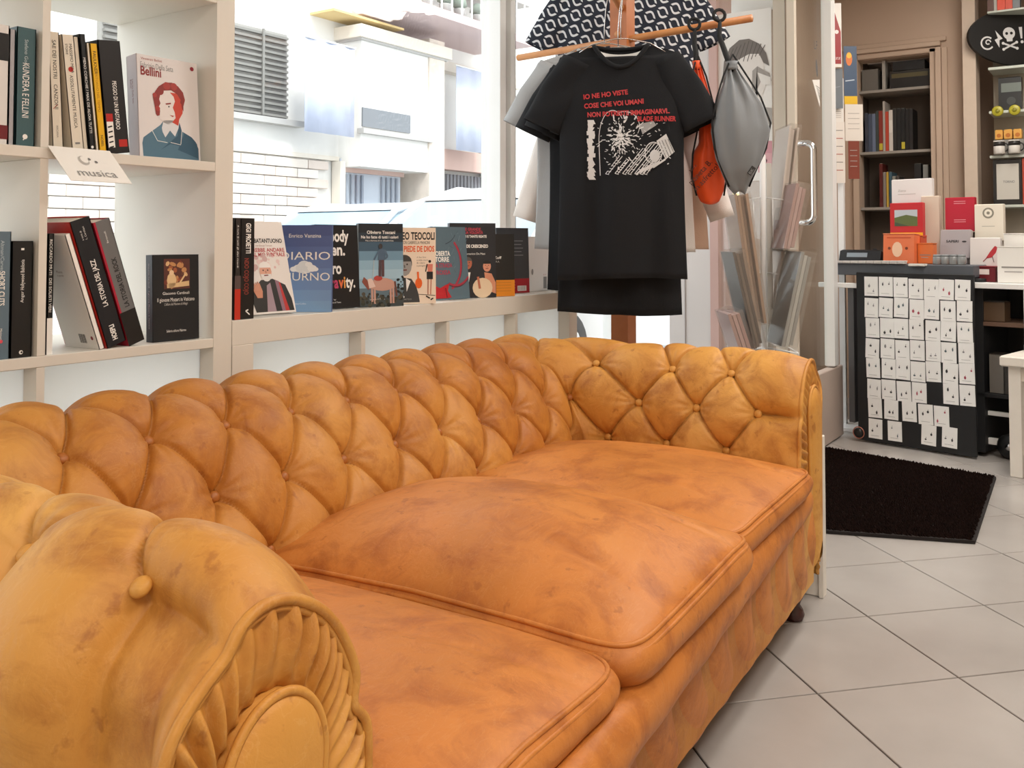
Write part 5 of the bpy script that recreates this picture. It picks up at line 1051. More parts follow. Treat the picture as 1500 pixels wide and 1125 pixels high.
# objects on the counter, placed in the counter frame
TOPZ = .893
Mc_ = Matrix.Translation((A.x, A.y, 0)) @ RZ(brz)
def cpos(x, y, z=TOPZ): return tuple(Mc_ @ Vector((x, y, z)))
def cu_(u, depth=0):  # counter-frame x for an image column at a given depth behind the front
    # intersect the view ray with the counter's own plane
    t = (u-750)/1360; d = fw+gx*t; n = Vector((-bdir.y, bdir.x, 0)); P0 = Vector((A.x, A.y, 0))+n*depth
    k = P0.dot(n)/d.dot(n); p = d*k; return (p-Vector((A.x, A.y, 0))).dot(bdir)
def cz(u, v, depth):
    t = (u-750)/1360; d = fw+gx*t; n = Vector((-bdir.y, bdir.x, 0)); P0 = Vector((A.x, A.y, 0))+n*depth; k = P0.dot(n)/d.dot(n); return 1+(355-v)/1360*k
def citem(name, label, cat, u0, u1, v0, v1, dep, thick, col, fn=None, z0=None, lean=0, group='goods on the counter', bev=.003, part='body', mt=None, side=None, extra=None):
    x0, x1 = cu_(u0, dep), cu_(u1, dep); zb = cz((u0+u1)/2, v1, dep) if z0 is None else z0; zt = cz((u0+u1)/2, v0, dep); h = zt-zb; w = x1-x0
    o = thing(name, label, cat, group=group); o.matrix_world = Mc_ @ T((x0+x1)/2, dep, zb) @ RX(-lean)
    mb = MB(); mb.box((0, thick/2, h/2), (w, thick, h), mt or cm(col), bev=bev); mb.build(part, o)
    mb = MB(); Mf = Matrix(((1, 0, 0, -w/2), (0, 0, -1, -.0006), (0, 1, 0, 0), (0, 0, 0, 1))); (fn or fn_plain)(mb, Mf, w, h, col); mb.build('front_print', o)
    if extra: extra(o, w, h, thick)
    return o
def fn_plain(mb, M, w, h, col): mb.poly([(.12*w, .42*h), (.85*w, .42*h), (.85*w, .46*h), (.12*w, .46*h)], cm('8c8884'), M, .0003); mb.poly([(.2*w, .3*h), (.7*w, .3*h), (.7*w, .33*h), (.2*w, .33*h)], cm('a8a4a0'), M, .0003)
def fn_white(mb, M, w, h, col): mb.text('Zero', .16*w, .52*h, .012, cm('b0aca8'), M, width=.2*w); mb.line((.16*w, .42*h), (.6*w, .42*h), .003, cm('c0bcb8'), M)
def fn_red(mb, M, w, h, col):
    mb.poly([(.14*w, .34*h), (.84*w, .34*h), (.84*w, .80*h), (.14*w, .80*h)], cm('b8c4cc'), M, .0003); mb.poly([(.14*w, .34*h), (.84*w, .34*h), (.84*w, .60*h), (.5*w, .66*h), (.14*w, .58*h)], cm('5c6c3c'), M, .0005); mb.poly([(.14*w, .34*h), (.6*w, .34*h), (.14*w, .46*h)], cm('44523a'), M, .0007); mb.poly([(0, .02*h), (w, .02*h), (w, .16*h), (0, .16*h)], cm('e8b424'), M, .0005)
def fn_or(mb, M, w, h, col):
    mb.disc((.46*w, .48*h), .17*w, cm('f0c8a8'), M, .0005, 14, ry=.26*h); mb.poly([(.12*w, .86*h), (.9*w, .86*h), (.9*w, .90*h), (.12*w, .90*h)], cm('c8522a'), M, .0004)
    for s in (.2, .76): mb.disc((s*w, .52*h), .05*w, cm('7a3a20'), M, .0005, 8)
def fn_red2(mb, M, w, h, col): 
    for y in (.88, .82, .34, .28): mb.line((.3*w, y*h), (.7*w, y*h), .003, cm('e8a0a8'), M)
def fn_grey(mb, M, w, h, col): mb.text('SAPERI', .2*w, .55*h, .012, cm('3a3638'), M, width=.42*w, bold=.03); mb.disc((.8*w, .58*h), .08*w, cm('3a3638'), M, .0005, 10, ry=.03*h)
def fn_crest(mb, M, w, h, col): mb.disc((.48*w, .76*h), .2*w, cm('8a8678'), M, .0004, 18); mb.disc((.48*w, .76*h), .14*w, cm('e8e2d4'), M, .0006, 18); mb.disc((.48*w, .76*h), .06*w, cm('8a8678'), M, .0008, 10); mb.line((.25*w, .40*h), (.7*w, .40*h), .003, cm('b0aca0'), M)
def fn_bird(mb, M, w, h, col): mb.poly([(.52*w, .30*h), (.66*w, .52*h), (.82*w, .72*h), (.92*w, .70*h), (.86*w, .50*h), (.72*w, .34*h)], cm('b8343c'), M, .0005); mb.line((.60*w, .36*h), (.44*w, .20*h), .004, cm('8a2028'), M, .0006); mb.line((.74*w, .38*h), (.80*w, .18*h), .003, cm('4a3a3a'), M, .0006)
def fn_fig(mb, M, w, h, col): mb.line((.3*w, .2*h), (.6*w, .3*h), .008, cm('6a5448'), M)
def lidf(col): 
    def f(o, w, h, t): mb = MB(); mb.box((0, t/2, h+.002), (w+.004, t+.004, .004), cm(col)); mb.build('lid', o)
    return f
citem('card_reader', 'black payment terminal with grey display on the counter at left', 'card reader', 1228, 1288, 364, 386, .20, .10, '191b1e', lambda mb, M, w, h, c: mb.poly([(.18*w, .40*h), (.68*w, .40*h), (.68*w, .72*h), (.18*w, .72*h)], cm('8a949c'), M, .0004), z0=TOPZ, lean=.3, bev=.01, extra=lambda o, w, h, t: (lambda q: (q.box((.3*w, .03, h+.005), (.02, .02, .012), M_BLACK, bev=.003), q.build('button', o)))(MB()))
for k in range(9):
    citem('ring_box', 'small white cube box, number %s of the row along the counter front from the left' % 'one two three four five six seven eight nine'.split()[k], 'box', 1222.5+11.4*k, 1233+11.4*k, 383, 392, .0, .03, 'dedad6', z0=TOPZ, group='white ring boxes', bev=.002, extra=lidf('eeeae6'))
citem('book', 'white book with faint grey lettering topmost at the counter left', 'book', 1307, 1366, 262, 298, .34, .03, 'e8e4e2', fn_white, z0=cz(1335, 300, .34))
citem('book', 'red book with a green landscape picture and yellow foot on the counter', 'book', 1304, 1352, 297, 347, .28, .03, 'c02a30', fn_red, z0=cz(1328, 349, .28))
citem('carton', 'cream book standing behind the orange boxes', 'book', 1350, 1376, 287, 360, .33, .03, 'd9c8b6', fn_fig, z0=TOPZ)
citem('riser', 'orange red box carrying the red landscape book', 'box', 1302, 1348, 346, 390, .25, .12, 'd4502a', None, z0=TOPZ, extra=lidf('e05a30'))
citem('riser', 'dark riser box behind carrying the white book', 'box', 1306, 1350, 302, 392, .37, .10, '3a3430', None, z0=TOPZ, extra=lidf('2e2a28'))
citem('tea_box', 'large orange box with a pale figure on the counter', 'box', 1293, 1338, 343, 385, .10, .07, 'e2774a', fn_or, z0=TOPZ, lean=.05, extra=lidf('ee9064'))
citem('tea_box', 'smaller plain orange box right of the large orange one', 'box', 1344, 1366, 357, 389, .14, .05, 'e27434', None, z0=TOPZ, extra=lidf('ea8448'))
citem('tea_box', 'narrow pale orange box between the two orange boxes', 'box', 1338.5, 1344, 360, 388, .17, .03, 'eaa070', None, z0=TOPZ, extra=lidf('f0b080'))
for k, u in enumerate((1334, 1346)): citem('sugar_cube_box', '%s white cube packet stacked at the counter edge by the board top' % ('left', 'right')[k], 'box', u-4, u+8, 389, 400, -.0, .03, 'dcd8d0', z0=TOPZ, extra=lidf('ece8e0'))
citem('book', 'crimson book standing behind the grey book on the counter', 'book', 1385, 1428, 289, 337, .34, .03, 'b81c34', fn_red2, z0=cz(1405, 339, .34)); citem('riser', 'dark block under the crimson book', 'box', 1383, 1424, 341, 392, .35, .08, '3a3432', None, z0=TOPZ, extra=lidf('2c2826'))
citem('book', 'grey book leaning in front of the crimson one', 'book', 1376, 1420, 336, 376, .24, .03, 'aaa2a4', fn_grey, z0=cz(1398, 378, .24), lean=.12); citem('riser', 'grey block under the leaning grey book', 'box', 1374, 1416, 379, 393, .25, .06, '8a8284', None, z0=TOPZ, extra=lidf('7a7274'))
def jar(label, u, v0, dep):
    x = cu_(u, dep); h = cz(u, v0, dep)-TOPZ; o = thing('glass_jar', label, 'jar', cpos(x, dep), 0, 'glass jars on the counter')
    mb = MB(); mb.lathe([(.017, 0), (.020, .004), (.020, h-.012), (.016, h-.008)], mat('frosted glass jar', 'b0b4b4', .15, trans=.5), 18); mb.build('jar_body', o); mb = MB(); mb.lathe([(.018, h-.010), (.018, h), (.014, h+.001)], cm('8a8e90', .25), 18); mb.build('lid', o)
for k, u in enumerate((1372, 1384, 1396, 1408)): jar('squat glass jar with grey lid, %s from the left in the jar row' % ('first', 'second', 'third', 'fourth')[k], u, 373, .06)
# right part of the counter: white frame shelving
x0 = BW+.03
wf = thing('white_frame_shelf', 'white metal frame shelf with black boxes inside right of the black board', 'shelf', cpos(x0, .0, 0), brz)
def wpart(nm, c, d, m=M_PAINT): mb = MB(); mb.box(c, d, m, bev=.002); mb.build(nm, wf)
wpart('top_board', (.23, .20, .80), (.58, .44, .025)); wpart('post', (.185, -.005, .665), (.022, .022, .245)); wpart('post', (.50, -.005, .665), (.022, .022, .245)); wpart('middle_board', (.34, .20, .53), (.34, .42, .025))
wpart('lower_rail', (.07, .1, .20), (.20, .02, .02)); wpart('lower_rail', (.07, .1, .07), (.20, .02, .03)); wpart('back_panel', (.23, .40, .40), (.58, .015, .78), M_BK)
wpart('inner_shelf', (.08, .20, .62), (.20, .30, .02), mat('brown shelf board', '6a5040', .6))
for k, (x, z, w_, h_, c) in enumerate(((.03, .30, .06, .18, '6e6a64'), (.02, .632, .10, .09, '5a4634'), (.28, .5445, .07, .10, '8a8680'), (.36, .5445, .08, .15, '4a3c34'), (.09, .30, .05, .14, '3c3a38'))):
    o = thing('shelf_box', ('grey upright box on the dark shelf beside the board', 'brown low box under the white shelf top', 'grey packet in the white frame shelf', 'brown carton in the white frame shelf', 'charcoal narrow box beside the grey upright one')[k], 'box', tuple(Mc_ @ Vector((x0+x, .06, z))), brz)
    mb = MB(); mb.box((0, .04, h_/2), (w_, .08, h_), cm(c), bev=.002); mb.build('body', o); mb = MB(); mb.box((0, .04, h_+.002), (w_+.003, .083, .003), cm('2e2824')); mb.build('lid', o)
wpart('inner_shelf', (.06, .20, .289), (.22, .30, .02), M_BK)
citem('book', 'cream book with a round grey emblem on the counter', 'book', 1428, 1470, 299, 352, .30, .03, 'e6dfd0', fn_crest, z0=cz(1449, 353, .30)); citem('riser', 'white block under the emblem book', 'box', 1426, 1468, 354, 418, .32, .08, 'dcd6ce', None, z0=.8130, extra=lidf('e8e2da'))
citem('book', 'white book with a red bird leaning on the counter', 'book', 1420, 1464, 348, 390, .20, .03, 'e2dcd8', fn_bird, z0=cz(1442, 392, .20), lean=.06)
citem('tin_box', 'dark red box with a white label under the bird book', 'box', 1427, 1457, 391, 420, .10, .10, '6a1c24', lambda mb, M, w, h, c: mb.poly([(.2*w, .5*h), (.7*w, .5*h), (.7*w, .85*h), (.2*w, .85*h)], cm('e8d8d4'), M, .0004), z0=.8130, extra=lidf('8a2a34'))
citem('white_carton', 'tall white carton with sloping top at the right end of the counter', 'box', 1460, 1512, 362, 424, .04, .14, 'e8e6e0', None, z0=.8130, extra=lidf('f0eee8')); citem('white_carton', 'white carton behind the tall one at the right edge', 'box', 1470, 1520, 343, 420, .21, .10, 'e2e0da', None, z0=.8130, extra=lidf('eceae4'))
cab = thing('white_side_table', 'white painted side table with a heavy top at the right edge', 'table', (4.60, .30, 0), brz)
tp = Matrix.Rotation(-brz, 3, 'Z')
for k, (x, y) in enumerate(((-.12, -.10), (.32, -.10), (.32, .28), (-.12, .28))): mb = MB(); mb.box((x, y, .235), (.048, .048, .47), M_CREAM, bev=.003); mb.build('leg', cab)
mb = MB(); mb.box((.10, .09, .492), (.54, .48, .045), M_CREAM, bev=.006); mb.build('table_top', cab); mb = MB(); mb.box((.10, -.10, .435), (.44, .02, .06), M_CREAM, bev=.003); mb.build('apron', cab); mb = MB(); mb.box((.10, .09, .10), (.44, .38, .016), M_CREAM, bev=.003); mb.build('lower_shelf', cab)
wh = thing('trolley_caster', 'black rubber caster wheel on the floor beside the white side table', 'wheel', (4.86, .50, .001)); mb = MB(); mb.lathe([(.02, -.018), (.05, -.016), (.058, -.008), (.058, .008), (.05, .016), (.02, .018)], M_BLACK, 24, T(0, 0, .058) @ RZ(1.2) @ RX(PI/2)); mb.build('tyre', wh); mb = MB(); mb.lathe([(.015, -.02), (.022, 0), (.015, .02)], M_CHROME, 16, T(0, 0, .058) @ RZ(1.2) @ RX(PI/2)); mb.build('hub', wh)
# ------------------------------------------------ niche shelves and books
niche = thing('niche_shelving', 'grey shelves inside the framed opening in the far wall', 'shelving', (6.36, 1.25, 0)); M_GS = mat('grey shelf board', '9c958c', .6)
for z in (1.215, 1.572, 1.968): mb = MB(); mb.box((0, .0, z), (.28, .46, .018), M_GS, bev=.002); mb.build('shelf', niche)
mb = MB(); mb.box((.16, 0, 1.1), (.02, .50, 2.2), mat('taupe back panel', '6e6258', .8)); mb.build('back_panel', niche)
for yy in (-.24, .24): mb = MB(); mb.box((0, yy, 1.1), (.30, .02, 2.2), mat('taupe back panel', '6e6258', .8)); mb.build('side_panel', niche)
def wbook(name, label, y0, y1, z0, h, col, x=6.25, d=.16, cat='book', band=None, group='books in the niche'):
    o = thing(name, label, cat, (x, (y0+y1)/2, z0), 0, group); w = abs(y1-y0)-.001
    mb = MB(); mb.box((d/2, 0, h/2), (d, w, h), cm(col), bev=.001); mb.build('cover', o); mb = MB(); mb.box((d/2, 0, h), (d-.01, w-.006, .002), M_PAGE); mb.build('page_block', o)
    if band: mb = MB(); mb.box((-.0006, 0, band[0]*h), (.001, w*.9, band[1]*h), cm(band[2])); mb.build('spine_label', o)
    return o
ny = 1.445; 
lst = [('3c4250', .17, .02), ('4a5468', .165, .022), ('6c7890', .165, .022), ('3e4846', .175, .018), ('8c3428', .175, .024), ('b4aca4', .215, .014), ('c04a34', .17, .020), ('d8d0c8', .175, .024), ('2a2826', .18, .022), ('1c1c1c', .18, .024), ('141414', .18, .024), ('181616', .175, .022), ('201e1e', .175, .022)]
nmz = ['charcoal', 'slate blue', 'pale blue grey', 'dark green grey', 'brick red', 'tall pale', 'orange red', 'cream', 'dark brown', 'first black', 'second black', 'third black', 'fourth black']
for k, (c, h, w_) in enumerate(lst): wbook('book', nmz[k]+' spine in the book row of the framed niche', ny-w_, ny, 1.5815, h*1.5, c, band=(.12, .16, 'c8b83a') if k in (4, 10) else ((.6, .3, 'e8e2da') if k == 7 else None)); ny -= w_+.001
ny = 1.36
for k, (c, h, w_) in enumerate((('5a1c18', .20, .02), ('8a8078', .16, .018), ('c4a040', .16, .014), ('3c5a68', .16, .018), ('8a8a80', .14, .02), ('4a4440', .14, .02))): wbook('book', ('dark red', 'grey brown', 'mustard', 'petrol blue', 'pale olive', 'brown grey')[k]+' spine on the lowest visible niche shelf', ny-w_, ny, 1.2245, h*1.4, c); ny -= w_+.002
mb = MB(); mb.box((0, 0, .86), (.28, .46, .018), M_GS, bev=.002); mb.build('shelf', niche)
wbook('storage_box', 'grey box on the upper niche shelf at left', 1.36, 1.46, 1.9775, .14, '6e6a64', cat='box'); wbook('storage_box', 'pale upright roll box on the upper niche shelf', 1.315, 1.335, 1.9775, .19, 'a8a49c', cat='box'); wbook('storage_box', 'large black box with an olive band on the upper niche shelf', 1.05, 1.29, 1.9775, .11, '1e1a18', cat='box', band=(.75, .25, '5a5234')); wbook('storage_box', 'black flat case stacked on the large black box', 1.08, 1.27, 2.091, .06, '161414', cat='box')
wbook('bottle_box', 'pale grey tall pack near the right of the lowest visible niche shelf', 1.07, 1.10, 1.2245, .26, '8a8c88', cat='box'); wbook('storage_box', 'black tall box at the right of the lowest visible niche shelf', 1.11, 1.15, 1.2245, .27, '1c1c1c', cat='box')
# ------------------------------------------------ wall leaflets left of the niche
lb = thing('leaflet_stand', 'white leaflet stand with hanging brochures beside the glass door', 'leaflet stand', (5.20, 1.33, 0))
mb = MB(); mb.box((0, 0, .95), (.03, .03, 1.9), M_PAINT, bev=.003); mb.build('post', lb); mb = MB(); mb.box((0, 0, .012), (.24, .20, .024), M_PAINT, bev=.003); mb.build('base', lb)
def leaf(label, u0, u1, v0, v1, z, col, art=None, cat='leaflet', rz=CR):
    c = at3((u0+u1)/2, v1, z); w = (u1-u0)/1360*z; h = (v1-v0)/1360*z; o = thing('leaflet', label, cat, tuple(c), rz, 'leaflets by the door')
    mb = MB(); mb.box((0, 0, h/2), (w, .003, h), cm(col)); mb.build('sheet', o); mb = MB(); Mf = Matrix(((1, 0, 0, -w/2), (0, 0, -1, -.002), (0, 1, 0, 0), (0, 0, 0, 1)))
    if art: art(mb, Mf, w, h)
    else:
        for k in range(4): mb.line((.15*w, (.75-.14*k)*h), (.8*w, (.75-.14*k)*h), .003, cm('a8a09a'), Mf)
    mb.build('print', o)
def a1(mb, M, w, h): mb.poly([(.15*w, .05*h), (.95*w, .05*h), (.95*w, .55*h), (.5*w, .85*h), (.2*w, .95*h)], cm('9a2c30'), M); mb.disc((.62*w, .55*h), .16*w, cm('e8dcd8'), M, .0004); mb.text('JAZZ', .2*w, .12*h, .012, W_, M, width=.7*w, z=.0006)
def a2(mb, M, w, h): mb.poly([(0, 0), (w, 0), (w, .14*h), (0, .14*h)], cm('e0b428'), M, .0003); mb.disc((.4*w, .78*h), .25*w, cm('d87838'), M, .0004, 12, ry=.12*h); mb.disc((.4*w, .84*h), .2*w, cm('e8b838'), M, .0006, 12, ry=.05*h); mb.line((.1*w, .4*h), (.8*w, .42*h), .006, cm('b8c4d0'), M)
def a3(mb, M, w, h):
    for k in range(6): mb.line((.15*w, (.86-.13*k)*h), (.85*w, (.86-.13*k)*h), .004, cm('a85048' if k % 2 else '8a8480'), M)
def a4(mb, M, w, h): mb.line((.2*w, .5*h), (.8*w, .55*h), .004, cm('8a9098'), M)
leaf('white leaflet with a dark red bell shape highest on the stand', 1217, 1236, 2, 97, 5.0, 'e6e0d8', a1)
leaf('slate grey leaflet under the red bell one', 1217, 1237, 99, 158, 5.02, '70767c', a4)
leaf('white leaflet with red lines of text lowest on the stand', 1219, 1239, 178, 268, 5.0, 'ddd5cc', a3)
leaf('plain pale paper between the slate and red-lined leaflets', 1217, 1238, 158, 178, 5.04, 'e0dad2')
leaf('blue poster with an orange figure and a yellow foot', 1239, 1258, 66, 152, 5.15, '44566e', a2, 'poster')
leaf('white notice below the blue poster', 1240, 1266, 152, 206, 5.12, 'dcd4ca')
leaf('dark red-brown leaflet below the white notice', 1244, 1260, 206, 262, 5.10, '7c3a2c')
# ------------------------------------------------ right shelving with toys, oval sign
rs = thing('wall_shelves', 'white glass wall shelves with small goods at the right edge', 'shelving', (6.10, .42, 0)); M_GL = mat('pale glass shelf edge', 'c4cabf', .3)
SX = 6.0
def zs(v, u=1475): 
    t = (u-750)/1360; d = fw+gx*t; k = SX/d.x; return 1+(355-v)/1360*k
def ys(u): t = (u-750)/1360; d = fw+gx*t; return d.y*SX/d.x
yl = ys(1452); yr = ys(1560); 
for v in (98, 163, 229, 302): mb = MB(); mb.box((SX+.10-rs.location.x, (yl+yr)/2-rs.location.y, zs(v)), (.22, yl-yr, .016), M_GL, bev=.002); mb.build('shelf', rs)
mb = MB(); mb.box((SX+.22-rs.location.x, (yl+yr)/2-rs.location.y, 1.5), (.012, yl-yr, 1.6), mat('pale olive back panel', 'a8a090', .7)); mb.build('back_panel', rs)
def sitem(name, label, cat, u0, u1, v0, v1, col, art=None, d=.08, dx=0, lid=None, part='body', bev=.004):
    y0, y1 = ys(u0), ys(u1); zb = zs(v1)+.0005; h = zs(v0)-zb; w = y0-y1; o = thing(name, label, cat, (SX+dx+.005, (y0+y1)/2, zb), 0, 'goods on the wall shelves')
    mb = MB(); mb.box((d/2, 0, h/2), (d, w, h), cm(col), bev=bev); mb.build(part, o)
    mb = MB(); Mf = Matrix(((0, 0, -1, -.0006), (-1, 0, 0, w/2), (0, 1, 0, 0), (0, 0, 0, 1))); (art or fn_plain2)(mb, Mf, w, h); mb.build('front_print', o); return o
def fn_plain2(mb, M, w, h): mb.line((.2*w, .5*h), (.8*w, .5*h), .004, cm('9a9690'), M)
b98, b163, b229, b302 = 96.2, 161.2, 227.2, 300.2
for k, (u, c, n_) in enumerate(((1455, '6e4640', 'brown'), (1463, 'e0dcd4', 'white'), (1468, 'd8452a', 'orange red'), (1478, 'c83a24', 'bright red'), (1487, '6a6e72', 'grey'), (1494, '3a3c40', 'charcoal'))): pass
rad = sitem('toy_radio', 'black boxy gadget with a grey panel on the wall shelf', 'radio', 1466, 1500, 112, b163-.0, '1b1d1c', lambda mb, M, w, h: (mb.poly([(.12*w, .55*h), (w, .55*h), (w, .82*h), (.12*w, .82*h)], cm('6a736c'), M, .0004), mb.disc((.55*w, .28*h), .2*w, cm('3a3e3c'), M, .0004)))
for k, u in enumerate((1465, 1490)):
    y = ys(u); o = thing('yellow_disc', ('left', 'right')[k]+' olive yellow round badge on the shelf edge', 'badge', (SX-.016, y, zs(162)-.03), 0, 'round badges'); mb = MB(); mb.lathe([(.030, 0), (.030, .006), (.024, .009)], cm('a8a028'), 22, T(0, 0, .03) @ RY(-PI/2)); mb.build('disc', o); mb = MB(); mb.lathe([(.012, .009), (.010, .012)], cm('86801c'), 16, T(0, 0, .03) @ RY(-PI/2)); mb.build('centre', o)
for k, (u0, u1) in enumerate(((1460, 1470), (1473, 1485), (1488, 1499))): sitem('snack_pack', ('left', 'middle', 'right')[k]+' golden orange packet on the third wall shelf', 'packet', u0, u1, 190, 206, 'd89a40', lambda mb, M, w, h: mb.disc((.5*w, .5*h), .3*w, cm('b86a20'), M, .0004)) if False else None
sitem('tray', 'pale tray carrying the golden packets', 'tray', 1457, 1502, 204, b229, '8c8a84', bev=.003)
for k, (u0, u1) in enumerate(((1460, 1471), (1473, 1485), (1487, 1499))): sitem('snack_pack', ('left', 'middle', 'right')[k]+' golden orange packet on the tray', 'packet', u0, u1, 189, 203.6, 'dba24a', lambda mb, M, w, h: mb.disc((.5*w, .4*h), .3*w, cm('b86a20'), M, .0004))
for k, u in enumerate((1459, 1481)):
    y = (ys(u)+ys(u+16))/2; o = thing('mug', ('left', 'right')[k]+' white mug with black print in front of the tray', 'mug', (SX-.035, y, zs(228)+.0005+.008), 0, 'white mugs'); hh = .075
    mb = MB(); mb.lathe([(.026, 0), (.030, .004), (.030, hh), (.027, hh), (.026, .008)], cm('dcd8d0'), 20); mb.build('cup', o); mb = MB(); mb.tube([(0, -.030-.018*math.sin(a), hh*.5+.022*math.cos(a)) for a in np.linspace(0, PI, 9)], .004, cm('2a2826'), 8); mb.build('handle', o); mb = MB(); mb.lathe([(.0304, .045), (.0304, .070)], cm('2a2826'), 20); mb.build('band', o)
sitem('framed_notice', 'framed pale certificate in a dark frame on the lowest wall shelf', 'frame', 1456, 1498, 233, b302, '22201e', lambda mb, M, w, h: (mb.poly([(.12*w, .12*h), (.90*w, .12*h), (.90*w, .90*h), (.12*w, .90*h)], cm('c8c4ba'), M, .0004), mb.text('TORINO', .35*w, .48*h, .014, cm('54585e'), M, width=.4*w, z=.0008)), d=.02)
sitem('red_book', 'thin red book beside the framed certificate', 'book', 1499, 1510, 232, b302, 'b0402c', d=.12)
# upper shelf books above the sign
for k, (u0, u1, c, n_) in enumerate(((1452, 1461, '5e4038', 'brown'), (1461.5, 1466, 'a8a49c', 'pale grey'), (1466.5, 1478, 'd8482c', 'orange red'), (1478.5, 1489, 'cc4428', 'vermilion'), (1489.5, 1500, '6c7074', 'slate grey'))): sitem('book', n_+' book cut by the top of the photo above the oval sign', 'book', u0, u1, -60, 12, c, dx=.0)
mb = MB(); mb.box((SX+.10-rs.location.x, (yl+yr)/2-rs.location.y, zs(13.5)), (.22, yl-yr, .012), M_GL, bev=.002); mb.build('shelf', rs)
sg = thing('oval_sign', 'black oval sign with white comic symbols hanging before the wall shelves', 'sign', tuple(at3(1500, 52, 5.4)), CR)
mb = MB(); N = 48; a_, b_ = 78/1360*5.4, 43/1360*5.4
fr_ = [(a_*math.cos(2*PI*k/N), -.012, b_*math.sin(2*PI*k/N)) for k in range(N)]; bk_ = [(x, .012, z) for x, y, z in fr_]
mb.add(fr_+bk_, [tuple(range(N)), tuple(range(2*N-1, N-1, -1))]+[(k, k+N, (k+1) % N+N, (k+1) % N) for k in range(N)], mat('black sign board', '0c0c0c', .5)); mb.build('board', sg)
mb = MB(); Mf = Matrix(((1, 0, 0, 0), (0, 0, -1, -.0128), (0, 1, 0, 0), (0, 0, 0, 1))) @ Matrix.Scale(5.4/1360, 4) @ RZ(.08); w_ = cm('dcdcdc')
def arcp(cx, cy, r_, a0, a1, w, rr=1): 
    Q = [(cx+r_*math.cos(a)*(1+(rr-1)*(a-a0)/(a1-a0)), cy+r_*math.sin(a)*(1+(rr-1)*(a-a0)/(a1-a0))) for a in np.linspace(a0, a1, 18)]
    for p, q in zip(Q, Q[1:]): mb.line(p, q, w, w_, Mf)
arcp(-51, -6, 9, .8, 5.6, 2.4); arcp(-50, -5, 4, 0, 5.5, 1.8, .6)
mb.poly([(-34, -14), (-40, -2), (-35, 0), (-38, 12), (-28, -1), (-33, -3)], w_, Mf)
mb.disc((-18, 6), 9, w_, Mf, 0, 18); mb.poly([(-23, 1), (-13, 1), (-14, -6), (-22, -6)], w_, Mf, .02)
for s in (-1, 1): mb.disc((-18+s*3.5, 6), 2.2, cm('0c0c0c'), Mf, .08, 10); mb.line((-18-s*10, -8), (-18+s*10, -17), 2.6, w_, Mf); mb.disc((-18+s*10, -17), 2.2, w_, Mf, .03, 8); mb.disc((-18-s*10, -8), 2.2, w_, Mf, .03, 8)
mb.poly([(-3, 14), (2, 14), (1, -3), (-1.5, -3)], w_, Mf); mb.disc((0, -8), 2.3, w_, Mf, 0, 10)
arcp(22, 0, 10, 0, 6.2, 2.4); arcp(22, 0, 4, 0, 5.6, 2); mb.poly([(40, 12), (48, 12), (44, -12)], w_, Mf); mb.build('symbols', sg)
mb = MB(); 
for s in (-1, 1): mb.tube([(s*.12, 0, b_*.8), (s*.12, 0, b_+.9)], .002, M_BLACK, 6)
mb.build('hanging_wire', sg)
# ================================================================ OUTSIDE
st_ = sbox('street', (8, 9, -.16), (50, 13.2, .06), mat('pale asphalt', 'b4b4b4', .9, var=.05, scale=2))
sbox('pavement', (0, 3.1, -.07), (14, 1.3, .12), mat('light paving', 'd6d4d0', .9, var=.03, scale=3)); sbox('pavement', (15, 2.7, -.07), (15.8, 2.0, .12), mat('light paving', 'd6d4d0'))
FY = 9.0
bl = thing('apartment_building', 'pale rendered building with brick base and louvred window across the street', 'building', (9.5, FY, -.13))
OX, OY, OZ = 9.5, FY, -.13
M_REN = mat('white render', 'e6e4e0', .9, var=.02, scale=.6); M_REN2 = mat('cream render', 'ded6ca', .9); M_STONE = mat('grey stone sill', 'b4b2b0', .8); M_LOU = mat('grey louvre metal', '84827e', .6); M_DK = mat('dark window glass', '787c82', .3)
def bp(name, c, d, m, bev=0): mb = MB(); mb.box((c[0]-OX, c[1]-OY, c[2]-OZ), d, m, bev=bev); return mb.build(name, bl)
bp('wall', (5.9, FY+.55, 4.4), (8.5, .9, 9.1), M_REN); bp('wall', (13.9, FY+1.65, 4.4), (7.6, 2.7, 9.1), M_REN)
# louvre window
fr = bp('window', (6.95, FY+.06, 3.12), (2.6, .05, 1.10), mat('louvre backing', 'a09e9a', .8))
for k in range(15): mb = MB(); mb.box((6.95-OX, FY+.005-OY, 2.60+k*.072-OZ), (2.55, .05, .030), M_LOU, RX(0)); o = mb.build('slat', fr)
for x in (6.0, 6.6, 7.2, 7.8): mb = MB(); mb.box((x-OX, FY-.035-OY, 3.12-OZ), (.03, .02, 1.08), M_LOU); mb.build('mullion', fr)
bp('sill', (7.0, FY+.02, 2.53), (2.95, .16, .075), M_STONE)
bp('upper_window', (8.1, FY+.06, 5.0), (.9, .04, 1.2), M_DK)
# grille window seen through the bookshelf
gw = bp('window', (3.55, FY+.06, 3.0), (1.35, .05, .95), mat('grille backing', '9c9c9c', .8))
for k in range(8): mb = MB(); mb.box((2.95+k*.17-OX, FY-.0-OY, 3.0-OZ), (.03, .03, .93), M_PAINT); mb.build('grille_bar', gw)
for k in range(5): mb = MB(); mb.box((3.55-OX, FY-.03-OY, 2.6+k*.2-OZ), (1.3, .03, .03), M_PAINT); mb.build('grille_bar', gw)
